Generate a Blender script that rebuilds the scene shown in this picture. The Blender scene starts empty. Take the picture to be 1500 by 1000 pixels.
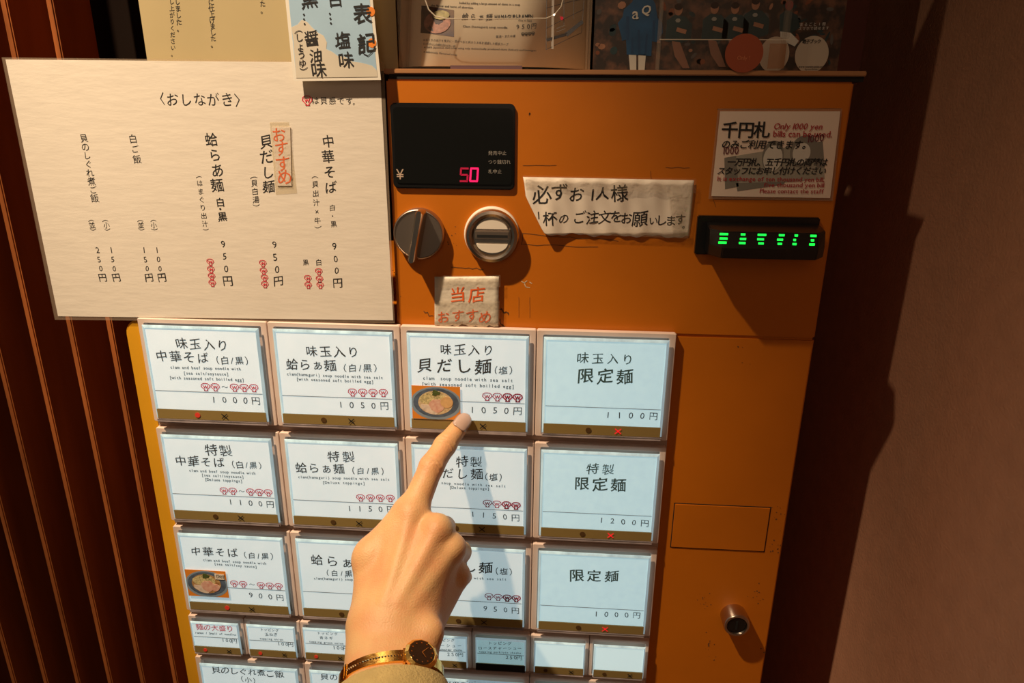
import bpy, math, random
import numpy as np
from mathutils import Matrix, Vector
random.seed(7)
SC = bpy.context.scene
COL = SC.collection

# ------------------------------------------------------------------ camera
CAM_F = 1017.4
CAM_LOC = np.array([.3145, -.4776, .1519])
CAM_ROT = (math.radians(71.343), math.radians(-.4746), math.radians(4.0305))
cam = bpy.data.objects.new('camera', bpy.data.cameras.new('camera'))
cam.data.sensor_width = 36; cam.data.lens = 36 * CAM_F / 1500
cam.data.clip_start = .01; cam.data.clip_end = 30
cam.location = CAM_LOC; cam.rotation_euler = CAM_ROT
COL.objects.link(cam); SC.camera = cam
# ------------------------------------------------------------------ world, lights, exposure
w = bpy.data.worlds.new('world'); SC.world = w; w.use_nodes = True
w.node_tree.nodes['Background'].inputs[0].default_value = (1, .86, .68, 1)
w.node_tree.nodes['Background'].inputs[1].default_value = .045
def lamp(name, kind, loc, target, power, color, **kw):
    l = bpy.data.lights.new(name, kind); l.energy = power; l.color = color
    for k, v in kw.items(): setattr(l, k, v)
    o = bpy.data.objects.new(name, l); COL.objects.link(o); o.location = loc
    o.rotation_euler = (Vector(target) - Vector(loc)).to_track_quat('-Z', 'Y').to_euler()
    return o
lamp('ceiling_spot', 'SPOT', (-.27, -.5, 1.15), (-.67, -.10, 0), 74, (1, .755, .505),
     spot_size=math.radians(125), spot_blend=1, shadow_soft_size=.018)
lamp('ceiling_spot_beam', 'SPOT', (-.27, -.5, 1.15), (.11, 0, .06), 82, (1, .755, .505),
     spot_size=math.radians(29), spot_blend=1, shadow_soft_size=.018)
lamp('room_glow', 'AREA', (.45, -1.7, .7), (.1, 0, 0), 3.0, (1, .66, .42), size=1.0)
SC.view_settings.view_transform = 'Standard'; SC.view_settings.look = 'None'
SC.view_settings.exposure = 0; SC.view_settings.gamma = 1
SC.view_settings.use_curve_mapping = False

# ------------------------------------------------------------------ helpers: projection onto real planes
def _rot():
    a, b, c = CAM_ROT
    ca, sa, cb, sb, cc, sc_ = math.cos(a), math.sin(a), math.cos(b), math.sin(b), math.cos(c), math.sin(c)
    return (np.array([[cc, -sc_, 0], [sc_, cc, 0], [0, 0, 1]]) @ np.array([[cb, 0, sb], [0, 1, 0], [-sb, 0, cb]])
            @ np.array([[1, 0, 0], [0, ca, -sa], [0, sa, ca]]))
RM = _rot()
def ray(u, v): return RM @ np.array([(u - 750) / CAM_F, -(v - 500) / CAM_F, -1])
def at(u, v, y):
    d = ray(u, v); return CAM_LOC + d * (y - CAM_LOC[1]) / d[1]
def deep(u, v, d): return CAM_LOC + ray(u, v) * d
def xz(u, v, y): p = at(u, v, y); return (p[0], p[2])
def pxs(u, v, y, px):                       # size in metres of px pixels on the plane y
    return px * abs(at(u + .5, v, y)[0] - at(u - .5, v, y)[0])

# ------------------------------------------------------------------ helpers: materials
def srgb(c):
    return tuple(((x / 255) / 12.92 if x / 255 <= .04045 else ((x / 255 + .055) / 1.055) ** 2.4) for x in c) + (1,)
MATS = {}
def mat(name, col, rough=.6, metal=0, emit=None, es=0, noise=0, nscale=40, bump=0, bscale=200, coat=0,
        alpha=None, spec=.5, stretch=None, col2=None, sss=0, detail=4, hard=None):
    if name in MATS: return MATS[name]
    m = bpy.data.materials.new(name); m.use_nodes = True; nt = m.node_tree; b = nt.nodes['Principled BSDF']
    c = col if len(col) == 4 else tuple(col) + (1,)
    b.inputs['Base Color'].default_value = c; b.inputs['Roughness'].default_value = rough
    b.inputs['Metallic'].default_value = metal; b.inputs['Specular IOR Level'].default_value = spec
    b.inputs['Coat Weight'].default_value = coat
    if sss:
        b.inputs['Subsurface Weight'].default_value = sss; b.inputs['Subsurface Radius'].default_value = (1, .35, .15)
        b.inputs['Subsurface Scale'].default_value = .004
    if emit:
        b.inputs['Emission Color'].default_value = tuple(emit)[:3] + (1,); b.inputs['Emission Strength'].default_value = es
    def nz(scale, det=4):
        tc = nt.nodes.new('ShaderNodeTexCoord'); mp = nt.nodes.new('ShaderNodeMapping')
        n = nt.nodes.new('ShaderNodeTexNoise'); n.inputs['Scale'].default_value = scale; n.inputs['Detail'].default_value = det
        nt.links.new(tc.outputs['Object'], mp.inputs[0]); nt.links.new(mp.outputs[0], n.inputs['Vector'])
        if stretch: mp.inputs['Scale'].default_value = stretch
        return n
    if noise:
        n = nz(nscale, detail); r = nt.nodes.new('ShaderNodeValToRGB'); mx = nt.nodes.new('ShaderNodeMix'); mx.data_type = 'RGBA'
        lo, hi = hard if hard else (.35, .7)
        r.color_ramp.elements[0].position = lo; r.color_ramp.elements[1].position = hi
        nt.links.new(n.outputs['Fac'], r.inputs[0])
        d = col2 if col2 else tuple(x * (1 - noise) for x in c[:3])
        mx.inputs[6].default_value = c; mx.inputs[7].default_value = tuple(d)[:3] + (1,)
        nt.links.new(r.outputs[0], mx.inputs[0]); nt.links.new(mx.outputs[2], b.inputs['Base Color'])
    if bump:
        n = nz(bscale); bp = nt.nodes.new('ShaderNodeBump'); bp.inputs['Strength'].default_value = bump
        bp.inputs['Distance'].default_value = .001
        nt.links.new(n.outputs['Fac'], bp.inputs['Height']); nt.links.new(bp.outputs[0], b.inputs['Normal'])
    if alpha is not None:
        # clear plastic: lets light straight through and adds a gloss on top
        tr = nt.nodes.new('ShaderNodeBsdfTransparent'); mx = nt.nodes.new('ShaderNodeMixShader')
        lw = nt.nodes.new('ShaderNodeLayerWeight'); lw.inputs[0].default_value = .5
        fr = nt.nodes.new('ShaderNodeMath'); fr.operation = 'POWER'; fr.inputs[1].default_value = 5
        nt.links.new(lw.outputs['Facing'], fr.inputs[0])
        ad = nt.nodes.new('ShaderNodeMath'); ad.operation = 'ADD'; ad.inputs[1].default_value = alpha + .015; ad.use_clamp = True
        if bump: nt.links.new(bp.outputs[0], lw.inputs['Normal'])
        nt.links.new(fr.outputs[0], ad.inputs[0]); nt.links.new(ad.outputs[0], mx.inputs[0])
        nt.links.new(tr.outputs[0], mx.inputs[1]); nt.links.new(b.outputs[0], mx.inputs[2])
        nt.links.new(mx.outputs[0], nt.nodes['Material Output'].inputs[0])
    MATS[name] = m; return m

# ------------------------------------------------------------------ helpers: meshes and objects
class MB:
    def __init__(s): s.v = []; s.f = []
    def add(s, v, f):
        n = len(s.v); s.v += [tuple(map(float, p)) for p in v]; s.f += [tuple(i + n for i in q) for q in f]; return s
    def box(s, x0, x1, y0, y1, z0, z1):
        v = [(x, y, z) for x in (x0, x1) for y in (y0, y1) for z in (z0, z1)]
        return s.add(v, [(0, 1, 3, 2), (4, 6, 7, 5), (0, 4, 5, 1), (2, 3, 7, 6), (0, 2, 6, 4), (1, 5, 7, 3)])
    def prism(s, pts, y0, y1):              # polygon in x,z pushed from y0 (front) to y1 (back)
        n = len(pts)
        v = [(p[0], y0, p[1]) for p in pts] + [(p[0], y1, p[1]) for p in pts]
        f = [tuple(range(n)), tuple(range(2 * n - 1, n - 1, -1))] + [(i, i + n, (i + 1) % n + n, (i + 1) % n) for i in range(n)]
        return s.add(v, f)
    def loft(s, rings, close=True, caps=True):
        n = len(rings[0]); v = [p for r in rings for p in r]; f = []
        for k in range(len(rings) - 1):
            for i in range(n if close else n - 1):
                j = (i + 1) % n; f.append((k * n + i, k * n + j, (k + 1) * n + j, (k + 1) * n + i))
        if caps: f += [tuple(range(n - 1, -1, -1)), tuple((len(rings) - 1) * n + i for i in range(n))]
        return s.add(v, f)
    def lathe(s, cx, cz, prof, n=40, sx=1):      # profile of (radius, y) around an axis along y
        return s.loft([[(cx + sx * r * math.cos(2 * math.pi * i / n), y, cz + r * math.sin(2 * math.pi * i / n)) for i in range(n)] for r, y in prof])
    def tube(s, pts, r, n=8):
        pts = [Vector(p) for p in pts]; rings = []
        for k, p in enumerate(pts):
            t = (pts[min(k + 1, len(pts) - 1)] - pts[max(k - 1, 0)]).normalized()
            a = t.cross(Vector((0, 0, 1)));  a = a if a.length > .05 else t.cross(Vector((0, 1, 0)))
            a.normalize(); b = t.cross(a)
            rings.append([p + r * (a * math.cos(2 * math.pi * i / n) + b * math.sin(2 * math.pi * i / n)) for i in range(n)])
        return s.loft(rings)
    def build(s, name, m, parent=None, smooth=False, bevel=0, seg=2):
        me = bpy.data.meshes.new(name); me.from_pydata(s.v, [], s.f); me.validate()
        o = bpy.data.objects.new(name, me); COL.objects.link(o); me.materials.append(m)
        import bmesh
        bm = bmesh.new(); bm.from_mesh(me); bmesh.ops.recalc_face_normals(bm, faces=bm.faces)
        if bevel:
            bmesh.ops.bevel(bm, geom=[e for e in bm.edges if len(e.link_faces) == 2 and e.calc_face_angle(0) > .6],
                            offset=bevel, segments=seg, affect='EDGES', clamp_overlap=True)
        bm.to_mesh(me); bm.free()
        if smooth:
            me.polygons.foreach_set('use_smooth', [True] * len(me.polygons)); me.set_sharp_from_angle(angle=.7)
        if parent: attach(o, parent)
        return o
def wloc(o):
    v = Vector(o.location)
    if o.parent: v = wloc(o.parent) + o.matrix_parent_inverse.translation + v
    return v
def attach(o, parent):
    o.parent = parent; o.matrix_parent_inverse = Matrix.Translation(-wloc(parent))
def tag(o, label=None, cat=None, group=None, kind=None):
    if label: o['label'] = label
    if cat: o['category'] = cat
    if group: o['group'] = group
    if kind: o['kind'] = kind
    return o
def thing(name, label, cat, loc, group=None):
    o = bpy.data.objects.new(name, None); COL.objects.link(o); o.location = loc; o.empty_display_size = .02
    return tag(o, label, cat, group)
def rrect(x0, x1, z0, z1, r, n=5):
    out = []
    for cx, cz, a0 in ((x1 - r, z1 - r, 0), (x0 + r, z1 - r, 90), (x0 + r, z0 + r, 180), (x1 - r, z0 + r, 270)):
        for i in range(n + 1):
            a = math.radians(a0 + 90 * i / n); out.append((cx + r * math.cos(a), cz + r * math.sin(a)))
    return out
def ringframe(mb, outer, inner, y0, y1, yi=None):      # frame between two outlines of equal length
    yi = y0 if yi is None else yi; n = len(outer)
    v = [(p[0], y0, p[1]) for p in outer] + [(p[0], yi, p[1]) for p in inner] + [(p[0], y1, p[1]) for p in inner] + [(p[0], y1, p[1]) for p in outer]
    f = []
    for i in range(n):
        j = (i + 1) % n
        for k in range(4):
            a, b = k * n, ((k + 1) % 4) * n; f.append((a + i, b + i, b + j, a + j))
    mb.add(v, f); return mb
def disc(mb, cx, cz, r, y0, y1, n=16, sx=1):
    return mb.prism([(cx + sx * r * math.cos(2 * math.pi * i / n), cz + r * math.sin(2 * math.pi * i / n)) for i in range(n)], y0, y1)

# ------------------------------------------------------------------ helpers: lettering
GC = {}
def glyph(ch, style):
    key = (ch, style)
    if key in GC: return GC[key]
    cu = bpy.data.curves.new('t', 'FONT'); cu.body = ch; cu.resolution_u = 2
    ob = bpy.data.objects.new('t', cu); COL.objects.link(ob)
    dg = bpy.context.evaluated_depsgraph_get()
    c2 = ob.evaluated_get(dg).to_curve(dg).copy()
    sq, ang, off = {'brush': (.5, 55, .005), 'thin': (.55, 55, -.001), 'heavy': (.45, 55, .011), 'bold': (.8, 90, .018), 'plain': (1, 0, .0), 'pen': (1, 0, -.006),
                    'wide': (1, 0, .012)}[style]
    M = Matrix.Diagonal((1, sq, 1, 1)) @ Matrix.Rotation(math.radians(ang), 4, 'Z')
    if ch == '製': off = 0
    c2.transform(M); c2.dimensions = '2D'; c2.fill_mode = 'BOTH'; c2.extrude = 1e-4; c2.offset = off
    o2 = bpy.data.objects.new('t2', c2); COL.objects.link(o2)
    dg = bpy.context.evaluated_depsgraph_get()
    me = bpy.data.meshes.new_from_object(o2.evaluated_get(dg))
    V = np.zeros(len(me.vertices) * 3); me.vertices.foreach_get('co', V); V = V.reshape(-1, 3)
    F = [tuple(p.vertices) for p in me.polygons if p.normal.z > .5]
    V = V @ np.array(M.inverted().to_3x3()).T
    bpy.data.objects.remove(ob); bpy.data.objects.remove(o2); bpy.data.meshes.remove(me)
    used = sorted({i for f in F for i in f}); mp = {i: k for k, i in enumerate(used)}
    V = V[used][:, :2] if used else np.zeros((0, 2)); F = [tuple(mp[i] for i in f) for f in F]
    if len(V):
        if ord(ch) < 0x2000: cx = (V[:, 0].min() + V[:, 0].max()) / 2; V = V - [cx, .36]
        else: V = V - [.52, .38]
        if ch in '（(': V[:, 0] -= V[:, 0].mean()
        if ch in '）)': V[:, 0] -= V[:, 0].mean()
    GC[key] = (V, F); return GC[key]
def chars(mb, s, p0, p1, size, y, style='brush', rise=.12, jit=.042, yf=None, sx=1.0, slant=0):
    """write s one character at a time from pixel p0 (centre of the first) to p1 (centre of the last) on the plane y"""
    A = np.array(xz(*p0, y)); B = np.array(xz(*p1, y)); n = len(s)
    for i, ch in enumerate(s):
        if ch in ' 　': continue
        t = i / (n - 1) if n > 1 else 0
        c = A + (B - A) * t; sz = pxs(p0[0], p0[1], y, size)
        V, F = glyph(ch, style)
        if not len(V): continue
        k = 1 + random.uniform(-jit, jit) * 1.6; a = random.uniform(-jit, jit)
        ph = random.uniform(0, 6)
        X = V[:, 0] * sx; Z = V[:, 1] + rise * V[:, 0] + jit * .5 * np.sin(5 * V[:, 0] + ph); X = X + jit * .6 * np.sin(4 * V[:, 1] + ph) + slant * V[:, 1]
        Xr = X * math.cos(a) - Z * math.sin(a); Zr = X * math.sin(a) + Z * math.cos(a)
        px = c[0] + Xr * sz * k; pz = c[1] + Zr * sz * k
        yy = yf(px, pz) if yf else np.full(len(px), y)
        mb.add(np.stack([px, yy - .00012, pz], 1), F)
    return mb
def line_txt(mb, s, p0, p1, h, y, style='plain', slant=0, yf=None):
    """proportional latin text stretched to run from pixel p0 to pixel p1, h = cap height in pixels"""
    cu = bpy.data.curves.new('t', 'FONT'); adv = []; x = 0
    for ch in s:
        if ch == ' ': adv.append((None, x)); x += .27; continue
        V, F = glyph(ch, style); wd = (V[:, 0].max() - V[:, 0].min()) if len(V) else .3
        adv.append(((V, F), x + wd / 2)); x += wd + .07
    A = np.array(xz(*p0, y)); B = np.array(xz(*p1, y)); sc = (B[0] - A[0]) / x; sz = pxs(p0[0], p0[1], y, h) / .72
    for g, xx in adv:
        if g is None: continue
        V, F = g; c = A + (B - A) * xx / x
        px = c[0] + V[:, 0] * sc + slant * V[:, 1] * sz; pz = c[1] + V[:, 1] * sz
        yy = yf(px, pz) if yf else np.full(len(px), y)
        mb.add(np.stack([px, yy - .00012, pz], 1), F)
    return mb
def strokes(mb, lines, cx, cz, s, y, w, yf=None):      # hand drawn lines of width w, unit coordinates
    for L in lines:
        for (a, b) in zip(L[:-1], L[1:]):
            a = np.array(a) * s + [cx, cz]; b = np.array(b) * s + [cx, cz]
            d = b - a; l = np.hypot(*d) + 1e-9; d /= l; nn = np.array([-d[1], d[0]]) * w / 2; a = a - d * w * .3; b = b + d * w * .3
            q = [a + nn, a - nn, b - nn, b + nn]; yy = yf(cx, cz) if yf else y
            mb.add([(p[0], yy - .00025, p[1]) for p in q], [(0, 1, 2, 3)])
    return mb
SHELL = [[(-.12, -.40), (-.5, -.02), (-.44, .24), (-.24, .38), (0, .40), (.24, .38), (.44, .24), (.5, -.02), (.14, -.40), (.22, -.5), (-.20, -.5), (-.12, -.40)],
         [(-.26, .16), (-.13, -.2), (0, .12), (.13, -.2), (.26, .16)]]
def shell(mb, u, v, size, y, w=.075, yf=None):
    c = xz(u, v, y); s = pxs(u, v, y, size); return strokes(mb, SHELL, c[0], c[1], s, y, w * s, yf)
def sheet(name, px, y, th, m, parent=None):            # flat paper, corners given as pixels on its own plane
    return MB().prism([xz(u, v, y) for u, v in px], y, y + th).build(name, m, parent)

# ------------------------------------------------------------------ materials
M_door = mat('orange_metal', (.58, .160, .005), rough=.42, noise=.14, nscale=9, bump=.12, bscale=90, spec=.4)
M_doorgrime = mat('grime', (.16, .06, .012), rough=.8)
M_yellow = mat('yellow_panel', (.80, .38, .012), rough=.5, noise=.12, nscale=12)
M_black = mat('black_plastic', (.008, .008, .008), rough=.25)
M_blackm = mat('black_matt', (.006, .005, .004), rough=.8)
M_disp = mat('display_glass', (.006, .006, .005), rough=.12, spec=.6, coat=.3)
M_chrome = mat('worn_chrome', (.58, .50, .42), rough=.26, metal=1, bump=.06, bscale=300)
M_chromed = mat('dark_chrome', (.46, .38, .31), rough=.38, metal=1, bump=.05, bscale=60)
M_cream = mat('cream_plastic', (.80, .72, .60), rough=.5)
M_bezel = mat('pink_bezel', (.78, .60, .50), rough=.55, noise=.10, nscale=30)
M_bezelback = mat('bezel_backing', (.42, .30, .24), rough=.6)
M_acr = mat('clear_acrylic', (.9, .95, 1), rough=.12, alpha=.01)
M_rim = mat('acrylic_edge', (.55, .76, .84), rough=.2, emit=(.60, .88, 1), es=.30, noise=.5, nscale=120, stretch=(1, 1, .3), coat=.4)  # backlight refracted in the clear edge, painted as pale blue and glow
M_lip = mat('acrylic_lip', (.50, .42, .42), rough=.2, noise=.35, nscale=90, coat=.5)
M_gold = mat('gold_strip', (.34, .23, .055), rough=.38, metal=.15)
M_ink = mat('black_ink', (.012, .012, .012), rough=.7)
M_inkteal = mat('teal_ink', (.02, .085, .085), rough=.7)
M_grayink = mat('grey_ink', (.10, .09, .08), rough=.7)
M_red = mat('red_ink', (.80, .02, .06), rough=.6)
M_magenta = mat('crimson_ink', (.62, .01, .08), rough=.6)
M_orange = mat('orange_ink', (.86, .13, .02), rough=.6)
M_lampoff = mat('unlit_lamp', (.09, .045, .012), rough=.5)
M_lampred = mat('red_lamp', (.62, .05, .03), rough=.4, emit=(1, .05, .02), es=.12)
M_crossred = mat('red_cross_lamp', (.9, .02, .03), rough=.4, emit=(1, .01, .03), es=.45)
M_paper = mat('cream_paper', (.78, .71, .605), rough=.6, noise=.05, nscale=180, stretch=(.25, 1, 1), bump=.15, bscale=300, spec=.3)
M_white = mat('white_paper', (.82, .72, .60), rough=.5, noise=.06, nscale=60)
M_film = mat('laminate_film', (.55, .42, .30), rough=.15, alpha=.16)
M_tape = mat('clear_tape', (.72, .58, .38), rough=.12, alpha=.04, bump=.9, bscale=260)

# ------------------------------------------------------------------ setting
M_wall = mat('brown_plaster', (.66, .32, .18), rough=.9, noise=.10, nscale=60, bump=.5, bscale=420)
M_dark = mat('dark_backing', (.010, .005, .003), rough=.9, spec=.1)
XW = .5817
tag(MB().box(XW, XW + .08, -2.2, .46, -1.35, 1.25).build('wall_right', M_wall), kind='structure')
tag(MB().box(-1.6, XW + .08, .46, .54, -1.35, 1.25).build('wall_back', M_dark), kind='structure')
tag(MB().box(-1.6, XW + .08, -2.2, .54, -1.4, -1.35).build('floor', mat('dark_tile', (.10, .07, .05), rough=.5, noise=.3, nscale=8)), kind='structure')
tag(MB().box(-1.6, XW + .08, -2.2, .54, 1.25, 1.3).build('ceiling', mat('ceiling_paint', (.35, .27, .2), rough=.9)), kind='structure')
# slatted wooden wall left of the machine
M_slat = mat('red_brown_wood', (.42, .13, .04), rough=.6, spec=.12, noise=.35, nscale=14, stretch=(2, 2, .3), bump=.25, bscale=60)
M_slatf = mat('lit_slat_edge', (.44, .13, .032), rough=.4, noise=.45, nscale=30, stretch=(4, 4, .4), bump=.3, bscale=60)  # slat fronts a touch more orange, the light on them put into the colour
wl = tag(MB().box(-.62, -.016, .125, .14, -1.35, 1.25).build('wall_left', M_dark), kind='structure')
YS = .045
xs0 = at(154 + 4, 468, YS)[0]
for k in range(13):
    x = xs0 - .0345 * k
    if k == 0: wdt = .008
    o = MB().box(x - .0026, x + .0026, YS, YS + .044, -1.35, 1.25).build('slat', M_slat, wl, bevel=.001)
    o.data.materials.append(M_slatf)
    for p in o.data.polygons:
        if p.normal.y < -.5 or (p.center.y < YS + .0012): p.material_index = 1

# ------------------------------------------------------------------ ticket machine
mach = thing('ticket_machine', 'orange ramen ticket vending machine with a grid of backlit menu buttons', 'vending machine', (.24, .15, -1.3))
YD = .006                                     # plane of the door face
zt = .1687; xr = .498
xdl = at(565, 114, YD)[0]
XL = -.0135
# cabinet behind, then the two face panels
MB().box(XL + .004, xr - .002, .03, .40, -1.3, -.012).build('cabinet', M_door, mach, bevel=.004)
MB().box(xdl + .003, xr - .002, .03, .40, -.012, zt - .003).build('upper_cabinet', M_door, mach, bevel=.002)
pts = [(xr, -1.28), (xr, zt), (xdl, zt), (xdl, .0015), (XL + .012, .0015)]
pts = [(xr, -1.28), (xr, zt), (xdl, zt), (xdl, -.003)]
n0 = []
for i in range(7):
    a = math.radians(90 + 15 * i); n0.append((XL + .012 + .012 * math.cos(a), -.015 + .012 * math.sin(a)))
lower = n0 + [(XL, -1.28), (.002, -1.28), (.002, -.003)]
MB().prism(lower, YD - .002, .032).build('button_panel_edge', M_yellow, mach, bevel=.0015)
MB().box(.0021, xr, YD, .03, -1.28, -.0031).build('door_panel', M_door, mach, bevel=.0012)
MB().box(xdl, xr, YD, .03, -.003, zt).build('upper_door_panel', M_door, mach, bevel=.0012)

# display
disp = MB().prism(rrect(*[at(572, 152, YD)[0], at(755, 152, YD)[0], at(650, 276, YD)[2], at(650, 151, YD)[2]], .0035), YD - .0025, YD + .004).build('display', M_black, mach, bevel=.0008)
a, b = at(577, 157, YD), at(750, 270, YD)
MB().prism(rrect(a[0], b[0], b[2], a[2], .0025), YD - .0031, YD - .002).build('display_window', M_disp, disp)
YT = YD - .0032
g = MB(); chars(g, '発売中止', (718.5, 224), (739, 224), 6.6, YT, 'plain', 0, 0)
chars(g, 'つり銭切れ', (718.5, 237), (745, 237), 6.6, YT, 'plain', 0, 0); chars(g, '札中止', (718.5, 251), (732, 251), 6.6, YT, 'plain', 0, 0)
g.build('display_lettering', mat('grey_print', (.32, .29, .25), rough=.7), disp)
chars(MB(), '¥', (586, 255), (586, 255), 20, YT, 'plain', 0, 0).build('yen_sign', mat('beige_print', (.50, .36, .26), rough=.7), disp)
SEG = {'a': [(-.3, .5), (.3, .5)], 'b': [(.3, .45), (.3, .04)], 'c': [(.3, -.04), (.3, -.45)], 'd': [(-.3, -.5), (.3, -.5)],
       'e': [(-.3, -.45), (-.3, -.04)], 'f': [(-.3, .45), (-.3, .04)], 'g': [(-.25, 0), (.25, 0)]}
for u, segs, mm in ((680, 'afgcd', mat('dim_digit', (.3, 0, .02), emit=(1, .01, .09), es=.22)), (694.5, 'abcdef', mat('lit_digit', (.5, 0, .03), emit=(1, .012, .12), es=1.2))):
    g = MB(); c = xz(u, 256, YT); s = pxs(u, 256, YT, 18)
    for k in segs: strokes(g, [[(x * .95 + y * .08, y) for x, y in SEG[k]]], c[0], c[1], s, YT, s * .15)
    g.build('digit', mm, disp)

# return lever knob
c = xz(612, 344, YD - .008); rk = pxs(612, 344, YD, 36.5); kx, kz = c
MB().lathe(kx, kz, [(rk * 1.0, YD + .002), (rk, YD - .005), (rk * .97, YD - .0065), (rk * .94, YD - .0068), (rk * .92, YD - .006), (.001, YD - .006)], 48).build('knob_disc', M_chromed, mach, smooth=True)
ang = math.radians(-11.5); ca, sa = math.cos(ang), math.sin(ang)
def kp(lx, lz): return (kx + lx * ca + lz * sa, kz - lx * sa * -1 * -1 + lz * ca)
rings = []
for yy, ww in ((YD - .006, .0036), (YD - .012, .0030), (YD - .017, .0026), (YD - .0185, .0016)):
    rings.append([(p[0], yy, p[1]) for p in [(kx + (lx * math.cos(ang) - lz * math.sin(ang)) * 1, kz + (lx * math.sin(ang) + lz * math.cos(ang))) for lx, lz in rrect(-ww, ww, -rk * 1.02, rk * 1.02, ww * .9, 4)]])
MB().loft(rings).build('knob_grip', M_chrome, mach, smooth=True)
# coin slot
c = xz(720, 344, YD - .004); r = pxs(719, 344, YD, 39); cx, cz = c
MB().lathe(cx, cz, [(r * 1.03, YD + .001), (r * 1.03, YD - .003), (r * .98, YD - .004), (.001, YD - .004)], 48).build('coin_collar', M_cream, mach, smooth=True)
cx += .0006; cz -= .0006; r0 = r; r = r * 1.05
coin = MB().lathe(cx, cz, [(r * .93, YD - .003), (r * .95, YD - .006), (r * .90, YD - .0085), (r * .80, YD - .0092), (r * .72, YD - .0085), (r * .66, YD - .006), (.001, YD - .0058)], 56).build('coin_ring', M_chrome, mach, smooth=True)
for sgn in (1, -1):
    P = []
    for i in range(13):
        t = math.radians(8 + 164 * i / 12); P.append((cx + r * .56 * math.cos(t), cz + sgn * (r * .22 + r * .42 * math.sin(t) * .85)))
    MB().prism(P, YD - .0076, YD - .0055).build('coin_window', M_cream, coin)
MB().box(cx - r * .6, cx + r * .6, YD - .0082, YD - .0055, cz - r * .10, cz + r * .20).build('slot_bar', M_chromed, coin, bevel=.0005)
MB().box(cx - r * .52, cx + r * .56, YD - .0084, YD - .006, cz - r * .03, cz + r * .07).build('coin_slot', M_blackm, coin)

# bill acceptor, a hooded black mouth
a = at(1021, 318, YD); b = at(1197, 371, YD)
x0, x1, zt1, zb1 = a[0], at(1199, 320, YD)[0], at(1100, 316, YD)[2], at(1020, 371, YD)[2]
bill = MB().box(x0, x1, YD - .004, YD + .003, zb1, zt1).build('bill_acceptor', M_black, mach, bevel=.0008)
ya = YD - .030
hx0, hx1 = x0 + .006, x1 - .0005
zlo, zhi = zb1 + .003, zt1 - .004
prof = [(YD - .004, zlo), (ya, zlo), (ya - .001, zlo + .007), (ya + .003, zlo + .017), (ya + .016, zhi - .001), (YD - .004, zhi)]
rings = [[(x, y, z) for y, z in [(YD - .004 + (y - (YD - .004)) * k, zlo + (z - zlo) * 1) for y, z in prof]] for x, k in ((hx0, .55), (hx0 + .006, 1), (hx1 - .008, 1), (hx1, .6))]
MB().loft(rings).build('bill_hood', M_black, bill, bevel=.0006)
M_led = mat('green_led', (.0, .2, .02), emit=(.01, 1, .06), es=1.8)
random.seed(4)
for u, wpx in ((1060, 15), (1088, 14), (1116, 15), (1144, 13), (1165, 9), (1191, 12)):
    g = MB()
    for k, dv in enumerate((-6, 0, 5.5)):
        zc_ = zlo + .0128 - dv * .00045; yy = ya - .001 + (zc_ - zlo - .007) * .4 - .0002
        xx = at(u, 344, yy)[0]; ww = wpx * .00024
        l_ = random.uniform(0, .0016); g.box(xx - ww * .8 + l_, min(xx + ww * .8 - random.uniform(0, .0014), hx1 - .001), yy - .0003, yy + .0003, zc_ - .0007, zc_ + .0006)
    g.build('green_light', M_led, bill)

# small cover plate and key lock, lower right
P = [xz(u, v, YD) for u, v in ((987, 736), (1130, 740), (1120, 807), (982, 801))]
x0, x1, z0, z1 = P[3][0], P[2][0], P[3][1], P[0][1]
x0 = (P[0][0] + P[3][0]) / 2; x1 = (P[1][0] + P[2][0]) / 2
g = MB(); ringframe(g, [(x0, z0), (x1, z0), (x1, z1), (x0, z1)], [(x0 + .0008, z0 + .0008), (x1 - .0008, z0 + .0008), (x1 - .0008, z1 - .0008), (x0 + .0008, z1 - .0008)], YD - .0003, YD + .001)
pl = MB().box(x0 + .0007, x1 - .0007, YD - .0009, YD + .001, z0 + .0007, z1 - .0007).build('cover_plate', M_door, mach, bevel=.0003)
g.build('plate_groove', M_blackm, pl)
c = at(1078, 912, YD - .01); r = .0105
lock = MB().lathe(c[0], c[2], [(r, YD + .001), (r, YD - .0125), (r * .93, YD - .0138), (r * .78, YD - .0138), (r * .74, YD - .0125), (r * .70, YD - .0118), (.0004, YD - .0118)], 36).build('key_lock', M_chrome, mach, smooth=True)
MB().lathe(c[0], c[2], [(r * .7, YD - .0116), (r * .66, YD - .0128), (.0004, YD - .0128)], 30).build('lock_core', M_black, lock, smooth=True)
MB().box(c[0] - .0008, c[0] + .0008, YD - .0133, YD - .0127, c[2] - .004, c[2] + .004).build('keyhole', M_blackm, lock)
# tape scars and scuffs on the door
g = MB()
random.seed(11)
def scar(pts, w=.0005):
    P = [np.array(xz(u, v, YD)) for u, v in pts]; strokes(g, [[tuple(p) for p in P]], 0, 0, 1, YD + .0001, w)
def rough_path(u0, v0, u1, v1, n=9, j=1.2):
    return [(u0 + (u1 - u0) * i / n + random.uniform(-j, j) * .4, v0 + (v1 - v0) * i / n + random.uniform(-j, j)) for i in range(n + 1)]
scar(rough_path(661, 391, 708, 394)); scar(rough_path(766, 343, 905, 352, 14, 1.5), .0004); scar(rough_path(766, 343, 764, 358, 3)); scar(rough_path(764, 358, 876, 362, 10, 1.4), .0004)
scar(rough_path(766, 242, 815, 242, 5, .5), .0003); scar(rough_path(1050, 160, 1232, 159, 8, .4), .0003); scar(rough_path(1215, 292, 1045, 292, 8, .6), .0003)
scar(rough_path(733, 452, 746, 462, 5, 3), .0009); scar(rough_path(621, 458, 634, 462, 5, 3), .0006); scar(rough_path(733, 470, 740, 478, 5, 3), .0008)
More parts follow.
